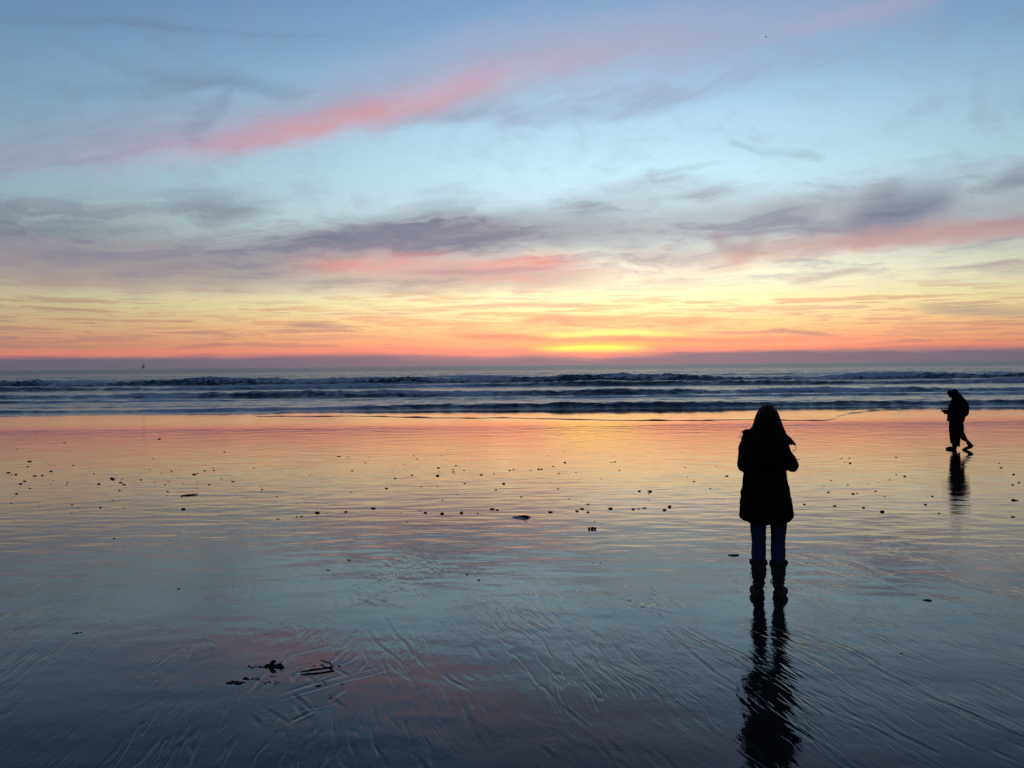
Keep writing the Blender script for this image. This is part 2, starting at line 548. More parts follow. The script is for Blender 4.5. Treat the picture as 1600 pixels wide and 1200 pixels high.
def mesh(V, Fc, name='mesh'):
    me = bpy.data.meshes.new(name)
    me.from_pydata([tuple(v) for v in V], [], Fc)
    me.update()
    return me


def grid_mesh(P, name):
    """P: rows x cols x 3"""
    r, c, _ = P.shape
    me = bpy.data.meshes.new(name)
    me.vertices.add(r * c)
    me.vertices.foreach_set('co', P.astype(np.float32).reshape(-1))
    i = np.arange((r - 1) * (c - 1))
    a = (i // (c - 1)) * c + i % (c - 1)
    q = np.stack([a, a + 1, a + c + 1, a + c], 1).astype(np.int32)
    me.loops.add(q.size)
    me.loops.foreach_set('vertex_index', q.reshape(-1))
    me.polygons.add(len(q))
    me.polygons.foreach_set('loop_start', np.arange(0, q.size, 4, dtype=np.int32))
    me.update(calc_edges=True)
    me.validate()
    return me


def _hash(ix, iy, seed):
    h = (ix.astype(np.int64) * 374761393 + iy.astype(np.int64) * 668265263 + seed * 974634777) & 0xFFFFFFFF
    h = ((h ^ (h >> 13)) * 1274126177) & 0xFFFFFFFF
    return ((h ^ (h >> 16)) & 0xFFFF) / 65535.0 * 2 * np.pi


def perlin(x, y, seed=0):
    x = np.asarray(x, float); y = np.asarray(y, float)
    xi = np.floor(x); yi = np.floor(y)
    xf = x - xi; yf = y - yi
    u = xf ** 3 * (xf * (xf * 6 - 15) + 10)
    v = yf ** 3 * (yf * (yf * 6 - 15) + 10)

    def g(ax, ay, fx, fy):
        t = _hash(ax, ay, seed)
        return np.cos(t) * fx + np.sin(t) * fy
    a = g(xi, yi, xf, yf); b = g(xi + 1, yi, xf - 1, yf)
    c = g(xi, yi + 1, xf, yf - 1); d = g(xi + 1, yi + 1, xf - 1, yf - 1)
    return ((a * (1 - u) + b * u) * (1 - v) + (c * (1 - u) + d * u) * v) * 1.5


def fbm(x, y, oct=3, seed=0, gain=0.5):
    s = 0; a = 1.0; t = 0
    for k in range(oct):
        s = s + a * perlin(x * 2 ** k + 13.7 * k, y * 2 ** k - 7.1 * k, seed + k)
        t += a
        a *= gain
    return s / t


# ------------------------------------------------------------------ the wet beach
rows = [-30.0, -18.0, -9.0, -4.0, -1.0, 1.0, 2.2]
y = 3.0
while y < 125:
    rows.append(y)
    y *= 1.0036 if y < 45 else 1.012
rows = np.array(rows)
inner = np.linspace(-1, 1, 761)
outer = np.array([1.03, 1.08, 1.2, 1.5, 2.0, 3.5, 7.0, 14.0])
cols = np.concatenate([-outer[::-1], inner, outer])
half = 1.0 + 0.60 * np.maximum(rows, 3.0)
gx = cols[None, :] * half[:, None]
gy = np.repeat(rows[:, None], len(cols), 1)
gz = np.repeat(np.array([beach_z(v) for v in rows])[:, None], len(cols), 1)
near_w = np.clip((gy - 2.0) / 1.5, 0, 1)
# low swells left by the backwash, a hand to an arm long
zone = np.clip((gy - 6.5) / 4.0, 0, 1)
gz = gz + near_w * (0.0015 + 0.0021 * zone) * fbm(gx / 0.62, gy / 0.42, 2, 21) * np.clip(70 / np.maximum(gy, 1), 0, 1)
gz = gz + near_w * 0.0035 * fbm(gx / 2.4, gy / 1.7, 2, 31)
# rills and drag marks: grooves drawn down the slope by draining water
inx = slice(len(outer), len(outer) + len(inner))
jr = np.searchsorted(rows, 3.0)


def stroke(x0, y0, length, width, depth, slant, curl, ridge):
    r0 = np.searchsorted(rows, y0 - length / 2 - .1); r1 = np.searchsorted(rows, y0 + length / 2 + .1)
    r0 = max(r0, jr)
    if r1 <= r0:
        return
    yy = rows[r0:r1]
    t = (yy - y0) / (length / 2)
    cx = x0 + slant * (yy - y0) + curl * (yy - y0) ** 2 + 0.03 * perlin(yy * 2.2 + x0 * 9, yy * 0 + x0, 55) + 0.010 * perlin(yy * 7 + x0 * 5, yy * 0, 56)
    env = np.clip(1 - t * t, 0, 1)
    hw = half[r0:r1]
    span = width * 5
    c0 = int(max(0, np.min((cx - span) / hw + 1) / 2 * 760)); c1 = int(min(760, np.max((cx + span) / hw + 1) / 2 * 760 + 2))
    if c1 <= c0:
        return
    sl = slice(len(outer) + c0, len(outer) + c1)
    d = (gx[r0:r1, sl] - cx[:, None]) / (width * (0.45 + 0.55 * env[:, None]))
    g = -np.exp(-d * d) + ridge * np.exp(-((d - 1.7) / 0.9) ** 2)
    gz[r0:r1, sl] += depth * env[:, None] * g


N = 0
while N < 650:
    yy = 3.4 + 10.5 * nrng.random() ** 1.5
    xx = (nrng.random() * 2 - 1) * (1.0 + 0.56 * yy)
    dens = 0.5 + 0.9 * float(perlin(np.array([xx / 1.5]), np.array([yy / 1.9]), 77)[0]) + 0.30 * (1 if (yy < 6.6) else 0) - 0.25 * (1 if 6.9 < yy < 8.6 and xx > -1 else 0)
    if nrng.random() > dens:
        continue
    sl = -0.18 + 0.16 * float(perlin(np.array([xx / 3.0]), np.array([yy / 3.0]), 5)[0]) - 0.06 * xx + nrng.normal() * 0.13
    big = nrng.random()
    L = 0.10 + 0.32 * nrng.random() + (0.8 * nrng.random() if big > 0.9 else 0)
    stroke(xx, yy, L, 0.006 + 0.009 * nrng.random(), (0.0004 + 0.0016 * nrng.random() ** 2) * (1 + .6 * (big > 0.9)), sl, nrng.normal() * 0.25, 0.3 + 0.6 * nrng.random())
    N += 1
# long rills running out to the right of the nearer walker
for a, b, wd, dp in (((1425, 1075), (1600, 1156), .012, .006), ((1330, 1020), (1440, 1085), .010, .004), ((1240, 975), (1390, 1022), .009, .003),
                     ((1190, 880), (1330, 905), .016, .004), ((1290, 880), (1420, 925), .014, .004), ((1350, 840), (1530, 910), .016, .004),
                     ((1160, 1080), (1300, 1180), .010, .004), ((1290, 1090), (1420, 1170), .010, .004), ((1060, 1000), (1150, 1075), .012, .005),
                     ((590, 955), (660, 1040), .012, .004), ((1010, 935), (1060, 1010), .012, .004), ((690, 1050), (735, 1078), .012, .006),
                     ((860, 1080), (920, 1140), .010, .005), ((560, 975), (640, 1050), .011, .005)):
    p, q = ground(*a), ground(*b)
    L = abs(p.y - q.y)
    if L > 0.02:
        stroke((p.x + q.x) / 2, (p.y + q.y) / 2, L * 1.25, wd * .85, dp * .6, (q.x - p.x) / (q.y - p.y), 0.05, 0.8)
# scuffed sand: two stamped patches
for px, py, rad in ((592, 925, .55), (1005, 935, .4), (640, 880, .5), (480, 1060, .6)):
    c = ground(px, py)
    for k in range(26):
        a = nrng.random() * 6.28; rr = rad * nrng.random() ** .6
        stroke(c.x + math.cos(a) * rr * .6, c.y + math.sin(a) * rr * 1.5, .18 + .3 * nrng.random(),   .010 + .010 * nrng.random(), .001 + .003 * nrng.random(), nrng.normal() * .7, nrng.normal() * .4, .8)


sand_m = bpy.data.materials.new('wet_sand')
sand_m.use_nodes = True
q = Nt(sand_m.node_tree)
b = q.n['Principled BSDF']
t = q.new('ShaderNodeTexCoord')
s_ = q.new('ShaderNodeSeparateXYZ')
q.t.links.new(t.outputs['Object'], s_.inputs[0])
sx, sy = X(q, s_.outputs[0]), X(q, s_.outputs[1])
grain = q.noise(t.outputs['Object'], 60.0, 3.0, 0.6)
patch = q.noise(q.vec(sx * 0.9, sy * 0.6), 1.0, 4.0, 0.55)
q.put(b.inputs['Base Color'], q.mix(patch, (0.009, 0.0088, 0.009, 1), (0.019, 0.017, 0.016, 1)))
b.inputs['IOR'].default_value = 1.34
film = q.smooth(q.noise(q.vec(sx * 0.55, sy * 0.5, 3.0), 1.0, 4.0, 0.6), 0.36, 0.62)
dull = q.smooth(q.noise(q.vec(sx * 2.6 + sy * 0.5, sy * 1.5, 31.0), 1.0, 5.0, 0.68), 0.54, 0.70) * q.smooth(sy, 16.0, 8.0)   # patches drained of their film
q.put(b.inputs['Roughness'], 0.012 + (1.0 - film) * 0.04 + dull * 0.10 + grain * 0.01)
h1 = q.noise(q.vec(sx * 1.25, sy * 3.6), 1.0, 4.0, 0.58)            # film ripples, wider than long
h2 = q.noise(q.vec(sx * 7.0 + sy * 1.2, sy * 3.2, 5.0), 1.0, 4.0, 0.6, 0.6)   # fine drag texture
mid = q.smooth(sy, 7.0, 12.0)
fade = q.smooth(sy, 14.0, 46.0, 1.0, 0.20)
q.put(b.inputs['Specular IOR Level'], q.smooth(sy, 3.6, 10.0, 0.12, 0.5, 'LINEAR') * (0.82 + film * 0.22))   # drained near the top of the beach, flooded lower down
# rills: thin crisp furrows drained down the slope, in sheaves
bend = q.noise(q.vec(sx * 0.7, sy * 0.5, 9.0), 1.0, 2.0, 0.5) - 0.5
flow = sx + sy * 0.20 + bend * 0.5 + sx * sy * 0.012
r1 = q.noise(q.vec(flow * 4.6, sy * 0.5, 1.0), 1.0, 3.0, 0.6)
r2_ = q.noise(q.vec(flow * 9.0 + 3.0, sy * 0.9, 6.0), 1.0, 3.0, 0.6)
line1 = q.smooth(q.m('ABSOLUTE', r1 - 0.5), 0.0, 0.045)
line2 = q.smooth(q.m('ABSOLUTE', r2_ - 0.52), 0.0, 0.06)
sheaf = q.smooth(q.noise(q.vec(flow * 0.9, sy * 0.55, 12.0), 1.0, 3.0, 0.55), 0.44, 0.66)
sheaf2 = q.smooth(q.noise(q.vec(flow * 1.3, sy * 0.8, 22.0), 1.0, 3.0, 0.55), 0.46, 0.66)
nearz = q.smooth(sy, 13.5, 5.6, 0.12, 1.0)
rill = (line1 * sheaf * 0.0017 + line2 * sheaf2 * 0.0009 + r2_ * 0.0012 * sheaf2) * nearz
bp1 = q.new('ShaderNodeBump')
bp1.inputs['Strength'].default_value = 1.0
bp1.inputs['Distance'].default_value = 1.0
q.put(bp1.inputs['Height'], h1 * (0.0008 + mid * 0.0044) * fade + h2 * (0.0019 - mid * 0.0014) * fade * (1.15 - film * 0.8) + rill + grain * (0.00010 + dull * 0.00035) + q.noise(q.vec(sx * 16.0 + sy * 3.0, sy * 9.0, 41.0), 1.0, 3.0, 0.6) * 0.0007 * q.smooth(sy, 15.0, 7.0, 0.15, 1.0))
q.put(b.inputs['Normal'], bp1.outputs[0])
P = np.stack([gx, gy, gz], 2)
sand = link('sand', grid_mesh(P, 'sand'), sand_m)
tag(sand, 'wet mirror-like sand of the beach', None, None, 'structure')

# ------------------------------------------------------------------ the sea
WATERLINE = ground(800, 571 + 72).y
SEA_Z = beach_z(WATERLINE)
KS = (CAM_Z - SEA_Z) / 3.878          # wave distances below were paced out for a camera 3.88 m above the water
ry = []
y = 71.0 * KS
while y < 430:
    ry.append(y); y *= 1.0027
r_ = 1.01
while y < 60000:
    ry.append(y); y *= r_; r_ = min(r_ * 1.01, 1.25)
ry = np.array(ry)
ct = np.concatenate([[-6, -3.5], np.linspace(-2.0, 2.0, 701), [3.5, 6]]) * 0.62
sx_ = ct[None, :] * (ry[:, None] + 8)
sy_ = np.repeat(ry[:, None], len(ct), 1)
zz = np.zeros_like(sx_)
foam = np.zeros_like(sx_)
waves = [(221, 1.55, 2.4, 11, 7, 3, 1), (258, .75, 2.6, 12, 8, 4, .2), (312, .7, 4, 18, 10, 5, .1), (174, .85, 1.6, 7, 5, 3, .7), (186, .35, 1.5, 6, 6, 3, .3), (126, .78, 1.4, 6, 3.5, 2.2, .8),
         (113, .24, .7, 4, 2.5, 1.6, .5), (97, .10, .5, 5, 2.5, 1.6, .3), (86.5, .46, .8, 5, 2.2, 1.6, .9)]
for i, (yc, H, wf, wb, a1, a2, fm) in enumerate(waves):
    yc, H, wf, wb, a1, a2 = (v * KS for v in (yc, H, wf, wb, a1, a2))
    w0, w1 = np.searchsorted(ry, yc - 32), np.searchsorted(ry, yc + 55)
    wx, wy = sx_[w0:w1], sy_[w0:w1]
    cy = yc + a1 * perlin(wx / 70.0, wx * 0 + i * 3.3, 40 + i) + a2 * perlin(wx / 19.0, wx * 0 + i * 5.1, 60 + i)
    cy = cy + 0.5 * perlin(wx / 4.0, wx * 0 + i, 80 + i) - 0.018 * wx * (1 if yc > 90 else 0.6)
    A = H * np.clip(0.84 + 0.7 * perlin(wx / 34.0, wx * 0 + i * 2.7, 90 + i) + 0.24 * perlin(wx / 9.0, wx * 0 + i * 1.3, 120 + i) + 0.12 * perlin(wx / 2.2, wx * 0 + i * 1.7, 140 + i), 0.10, 1.7)
    tt = wy - cy
    prof = np.where(tt < 0, np.exp(-(tt / wf) ** 2), np.exp(-(tt / wb) ** 2))
    rough = fbm(wx / 0.9, wy / 0.7, 2, 150 + i) * np.exp(-((tt + wf * .5) / (wf * 1.2)) ** 2)
    zz[w0:w1] += A * prof + 0.34 * A * rough * fm
    brk = np.clip(perlin(wx / 26.0, wx * 0 + i * 4.2, 200 + i) * 1.6 + fm * .7, 0, 1)
    fl = np.maximum(brk * np.exp(-((tt + wf * .35) / (wf * .95)) ** 2),
                    1.0 * np.clip(brk + .25, 0, 1) * np.clip(.25 + fbm(wx / 6.0, wy / 1.5, 3, 230 + i) * 2.2, 0, 1) * np.where(tt < 0, np.exp(-(tt / (13 if yc > 90 else 3)) ** 2), np.exp(-(tt / 4) ** 2)))
    foam[w0:w1] = np.maximum(foam[w0:w1], fl)
far_f = np.clip((sy_ - 230) / 120, 0, 1) * np.clip((1500 - sy_) / 800, 0, 1)
zz += far_f * (0.40 * fbm(sx_ / 40.0, sy_ / 15.0, 2, 300) + 0.22 * fbm(sx_ / 7.0, sy_ / 4.0, 2, 310))
nearf = np.clip((sy_ - 72) / 9, 0, 1) * np.clip((420 - sy_) / 100, 0, 1)
zz += nearf * (0.08 * fbm(sx_ / 4.5, sy_ / 2.0, 2, 320) + 0.045 * fbm(sx_ / 1.4, sy_ / .9, 2, 330))
SP = np.stack([sx_, sy_, SEA_Z + zz], 2)
sea_me = grid_mesh(SP, 'sea')
at = sea_me.attributes.new('foam', 'FLOAT', 'POINT')
at.data.foreach_set('value', foam.astype(np.float32).reshape(-1))
sea_m = bpy.data.materials.new('sea_water')
sea_m.use_nodes = True
q = Nt(sea_m.node_tree)
b = q.n['Principled BSDF']
t = q.new('ShaderNodeTexCoord')
s_ = q.new('ShaderNodeSeparateXYZ')
q.t.links.new(t.outputs['Object'], s_.inputs[0])
sx, sy = X(q, s_.outputs[0]), X(q, s_.outputs[1])
fa_n = q.new('ShaderNodeAttribute', attribute_name='foam')
fo = X(q, fa_n.outputs['Fac'])
lace = q.noise(q.vec(sx * 1.1, sy * 0.8, X(q, s_.outputs[2]) * 2.0), 1.0, 4.0, 0.65)
fmask = q.smooth(fo + (lace - 0.5) * 1.3, 0.42, 0.85)
q.put(b.inputs['Base Color'], q.mix(fmask * 0.75, (0.006, 0.009, 0.016, 1), (0.62, 0.62, 0.68, 1)))
b.inputs['IOR'].default_value = 1.33
dist = q.smooth(sy, 120.0, 900.0)
q.put(b.inputs['Roughness'], 0.16 + dist * 0.14 + fmask * 0.4)
k1 = q.noise(q.vec(sx * 0.55, sy * 1.3), 1.0, 4.0, 0.6)
k2 = q.noise(q.vec(sx * 0.10, sy * 0.28, 4.0), 1.0, 3.0, 0.55)
bp = q.new('ShaderNodeBump')
bp.inputs['Strength'].default_value = 1.0
bp.inputs['Distance'].default_value = 1.0
openw = q.smooth(sy, 95.0, 240.0)
q.put(bp.inputs['Height'], k1 * (0.17 + openw * 0.22) + k2 * (0.2 + openw * 0.8))
q.put(b.inputs['Normal'], bp.outputs[0])
sea = link('sea', sea_me, sea_m)
tag(sea, 'dark sea with lines of breaking waves out to the horizon', None, None, 'structure')

# thin sheet of the last wave still sliding over the sand
edge_px = [(400, 651), (470, 651), (556, 650), (620, 652), (680, 653), (790, 653), (900, 656), (1000, 657), (1100, 657), (1200, 656.5), (1285, 657), (1302, 654), (1318, 648.5), (1360, 643), (1410, 639), (1460, 637.5)]
ed = [ground(*p) for p in edge_px]
ex = np.array([p.x for p in ed]); ey = np.array([p.y for p in ed])
tpar = np.linspace(0, len(ex) - 1, 420)
ex = np.interp(tpar, np.arange(len(ex)), ex); ey = np.interp(tpar, np.arange(len(ey)), ey)
ey = ey + 1.3 * fbm(ex / 5.0, ex * 0, 4, 400, .6)
offs = np.array([0, .03, .10, .22, .5, 1.2, 3, 8, 16, 24, 32])
hts = np.array([-.02, .018, .034, .030, .024, .022, .02, .02, .02, .02, .01])
rowsS = []
for o_, h_ in zip(offs, hts):
    yy = np.minimum(ey + o_, WATERLINE + 3 + o_ * .02)
    hv = h_ * np.clip(0.7 + 1.3 * fbm(ex / 2.3, ex * 0 + 3, 3, 410), .1, 2) if h_ > .023 else h_
    rowsS.append(np.stack([ex, yy, np.array([beach_z(v) for v in yy]) + hv], 1))
sw = link('swash_water', grid_mesh(np.array(rowsS), 'swash'), sand_m)
tag(sw, 'thin sheet of spent wave sliding over the sand', None, None, 'structure')

# ------------------------------------------------------------------ shape tools for the figures


def loft(rings, n=36, cap=True):
    """rings: (cx, cy, cz, rx, ry[, lift]) level ellipses from bottom to top -> V, F"""
    V = []; Fc = []
    for rg in rings:
        cx, cy, cz, rx, ry_ = rg[:5]
        fn = rg[5] if len(rg) > 5 else None
        for k in range(n):
            a = 2 * math.pi * k / n
            x, y_ = cx + rx * math.cos(a), cy + ry_ * math.sin(a)
            V.append((x, y_, cz + (fn(a) if fn else 0)))
    for i in range(len(rings) - 1):
        for k in range(n):
            k2 = (k + 1) % n
            Fc.append((i * n + k, i * n + k2, (i + 1) * n + k2, (i + 1) * n + k))
    if cap:
        for i, rev in ((0, True), (len(rings) - 1, False)):
            idx = [i * n + k for k in range(n)]
            Fc.append(tuple(reversed(idx)) if rev else tuple(idx))
    return V, Fc


def tube(pts, rad, n=14, flat=1.0):
    """tapered tube with rounded ends through pts"""
    pts = [Vector(p) for p in pts]
    # smooth resample
    Q = []; Rr = []
    m_ = len(pts)
    for i in range(m_ - 1):
        p0 = pts[max(i - 1, 0)]; p1 = pts[i]; p2 = pts[i + 1]; p3 = pts[min(i + 2, m_ - 1)]
        for k in range(6):
            s = k / 6
            Q.append(0.5 * ((2 * p1) + (p2 - p0) * s + (2 * p0 - 5 * p1 + 4 * p2 - p3) * s * s + (3 * p1 - p0 - 3 * p2 + p3) * s ** 3))
            Rr.append(rad[i] * (1 - s) + rad[i + 1] * s)
    Q.append(pts[-1]); Rr.append(rad[-1])
    d0 = (Q[0] - Q[1]).normalized(); d1 = (Q[-1] - Q[-2]).normalized()
    r0, r1 = Rr[0], Rr[-1]
    head = [(Q[0] + d0 * r0 * math.sin(a), r0 * math.cos(a)) for a in (1.45, 1.0, .5)]
    tail = [(Q[-1] + d1 * r1 * math.sin(a), r1 * math.cos(a)) for a in (.5, 1.0, 1.45)]
    Q = [h[0] for h in head] + Q + [h[0] for h in tail]
    Rr = [h[1] for h in head] + Rr + [h[1] for h in tail]
    V = []; Fc = []
    up = Vector((0.13, 0.99, 0.05))
    for i, p in enumerate(Q):
        d = (Q[min(i + 1, len(Q) - 1)] - Q[max(i - 1, 0)]).normalized()
        u = up - d * up.dot(d)
        if u.length < 1e-4:
            u = Vector((1, 0, 0)) - d * d.x
        u.normalize(); up = u
        v = d.cross(u)
        for k in range(n):
            a = 2 * math.pi * k / n
            V.append(p + u * (math.cos(a) * Rr[i] * flat) + v * (math.sin(a) * Rr[i]))
    for i in range(len(Q) - 1):
        for k in range(n):
            k2 = (k + 1) % n
            Fc.append((i * n + k, i * n + k2, (i + 1) * n + k2, (i + 1) * n + k))
    Fc.append(tuple(reversed(range(n)))); Fc.append(tuple((len(Q) - 1) * n + k for k in range(n)))
    return V, Fc


def ball(c, r, n=20):
    rings = []
    for k in range(1, n):
        a = math.pi * k / n
        rings.append((c[0], c[1], c[2] - r[2] * math.cos(a), r[0] * math.sin(a), r[1] * math.sin(a)))
    return loft(rings, 24)


def fuse(parts, voxel, name, smooth=6, wr=0.0, wscale=12.0, seed=1, stretch=(1, 1, 1)):
    """union of closed pieces as one continuous surface, with cloth-like unevenness"""
    V = []; Fc = []
    for v, f in parts:
        o = len(V)
        V += [tuple(p) for p in v]
        Fc += [tuple(o + i for i in p) for p in f]
    me = mesh(V, Fc, 'tmp')
    bm = bmesh.new(); bm.from_mesh(me)
    bmesh.ops.recalc_face_normals(bm, faces=bm.faces)
    bm.to_mesh(me); bm.free()
    o = bpy.data.objects.new('tmp', me)
    COL.objects.link(o)
    md = o.modifiers.new('r', 'REMESH'); md.mode = 'VOXEL'; md.voxel_size = voxel
    ms = o.modifiers.new('s', 'SMOOTH'); ms.iterations = smooth; ms.factor = 0.5
    dg = bpy.context.evaluated_depsgraph_get()
    out = bpy.data.meshes.new_from_object(o.evaluated_get(dg))
    out.name = name
    bpy.data.objects.remove(o)
    bpy.data.meshes.remove(me)
    if wr:
        n = len(out.vertices)
        co = np.zeros(n * 3, np.float32); out.vertices.foreach_get('co', co)
        no = np.zeros(n * 3, np.float32); out.vertex_normals.foreach_get('vector', no)
        co = co.reshape(-1, 3); no = no.reshape(-1, 3)
        sx_, sy__, sz_ = (wscale * k for k in stretch)
        nz = perlin(co[:, 0] * sx_ + co[:, 1] * sy__ * .7, co[:, 2] * sz_ + co[:, 1] * sy__ * .4, seed)
        nz += .5 * perlin(co[:, 0] * sx_ * 2 - co[:, 1] * sy__, co[:, 2] * sz_ * 2, seed + 3)
        co = co + no * (nz * wr)[:, None]
        out.vertices.foreach_set('co', co.astype(np.float32).reshape(-1))
        out.update()
    return out


def hand(wrist, palm_dir, side_dir, r=1.0):
    """palm and five curled fingers; palm_dir along the fingers, side_dir towards the thumb"""
    wv = Vector(wrist); d = Vector(palm_dir).normalized(); s = Vector(side_dir).normalized()
    nrm = d.cross(s).normalized()
    out = [tube([wv, wv + d * .045 * r, wv + d * .085 * r], [.024 * r, .034 * r, .033 * r], 12, .62)]
    for k, (off, ln) in enumerate(((.028, .068), (.010, .078), (-.009, .072), (-.027, .056))):
        b0 = wv + d * .082 * r + s * off * r
        b1 = b0 + d * ln * .45 * r + nrm * .010 * r
        b2 = b1 + d * ln * .22 * r + nrm * .024 * r
        b3 = b2 - d * ln * .05 * r + nrm * .022 * r
        out.append(tube([b0, b1, b2, b3], [.0095 * r, .009 * r, .0082 * r, .007 * r], 8))
    t0 = wv + d * .03 * r + s * .028 * r
    out.append(tube([t0, t0 + s * .03 * r + d * .02 * r, t0 + s * .035 * r + d * .045 * r + nrm * .012 * r], [.012 * r, .010 * r, .008 * r], 8))
    return out


def head_parts(c, fwd, s=1.0, tilt=0.0):
    """skull, jaw, nose, lips, brow and ears about the head centre c; fwd is the facing direction"""
    f = Vector(fwd).normalized(); up = Vector((0, 0, 1)); rt = f.cross(up).normalized()
    f = (f * math.cos(tilt) - up * math.sin(tilt)).normalized(); up = rt.cross(f).normalized()
    c = Vector(c)

    def at(a, b_, h): return c + rt * a * s + f * b_ * s + up * h * s
    P = [tube([at(0, -.035, .02), at(0, .02, .03)], [.080 * s, .076 * s], 18),
         tube([at(0, .03, .01), at(0, .048, -.075)], [.066 * s, .044 * s], 16),
         tube([at(0, .090, .012), at(0, .112, -.022), at(0, .100, -.034)], [.009 * s, .014 * s, .010 * s], 8),
         tube([at(-.022, .088, -.060), at(0, .096, -.060), at(.022, .088, -.060)], [.007 * s, .010 * s, .007 * s], 8),
         tube([at(-.045, .080, .030), at(0, .092, .030), at(.045, .080, .030)], [.010 * s, .012 * s, .010 * s], 8),
         tube([at(-.082, -.01, .018), at(-.084, -.012, -.028)], [.014 * s, .010 * s], 8),
         tube([at(.082, -.01, .018), at(.084, -.012, -.028)], [.014 * s, .010 * s], 8)]
    return P


skin_m = mat('skin', (0.10, 0.06, 0.045), 0.55, noise=.1)
coat_m = mat('black_coat_cloth', (0.0065, 0.0062, 0.0066), 0.9, spec=.12, noise=.3, nscale=60, bump=.002)
fur_m = mat('hood_trim', (0.009, 0.0078, 0.007), 0.95, spec=.1, noise=.4, nscale=120, bump=.004)
jean_m = mat('dark_blue_denim', (0.016, 0.024, 0.055), 0.9, spec=.15, noise=.35, nscale=90, bump=.0015)
boot_m = mat('dark_brown_suede', (0.028, 0.022, 0.020), 0.9, spec=.15, noise=.3, nscale=70, bump=.002)
sole_m = mat('boot_sole', (0.010, 0.009, 0.009), 0.8, spec=.2)
hair_m = mat('dark_red_brown_hair', (0.0085, 0.0040, 0.0036), 0.7, spec=.08, noise=.5, nscale=50)
lace_m = mat('lace_cord', (0.03, 0.024, 0.018), 0.8)

# hair base colour turns brighter and redder at the crown, either side of the parting
q = Nt(hair_m.node_tree)
hb = q.n['Principled BSDF']
ht = q.new('ShaderNodeTexCoord')
hs = q.new('ShaderNodeSeparateXYZ')
q.t.links.new(ht.outputs['Object'], hs.inputs[0])
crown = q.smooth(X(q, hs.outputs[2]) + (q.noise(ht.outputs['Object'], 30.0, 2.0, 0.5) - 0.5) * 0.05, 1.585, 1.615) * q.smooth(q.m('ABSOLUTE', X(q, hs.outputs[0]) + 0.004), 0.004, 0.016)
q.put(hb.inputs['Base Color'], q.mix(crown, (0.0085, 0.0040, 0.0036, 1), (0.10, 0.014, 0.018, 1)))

# ------------------------------------------------------------------ the nearer person, seen from behind
p0 = ground(1201, 934)
woman = empty('person', (p0.x, p0.y, p0.z - .006), -math.atan2(p0.x, p0.y))
tag(woman, 'person with long hair in a black knee-length coat and boots, seen from behind', 'person')
Z = 1.65


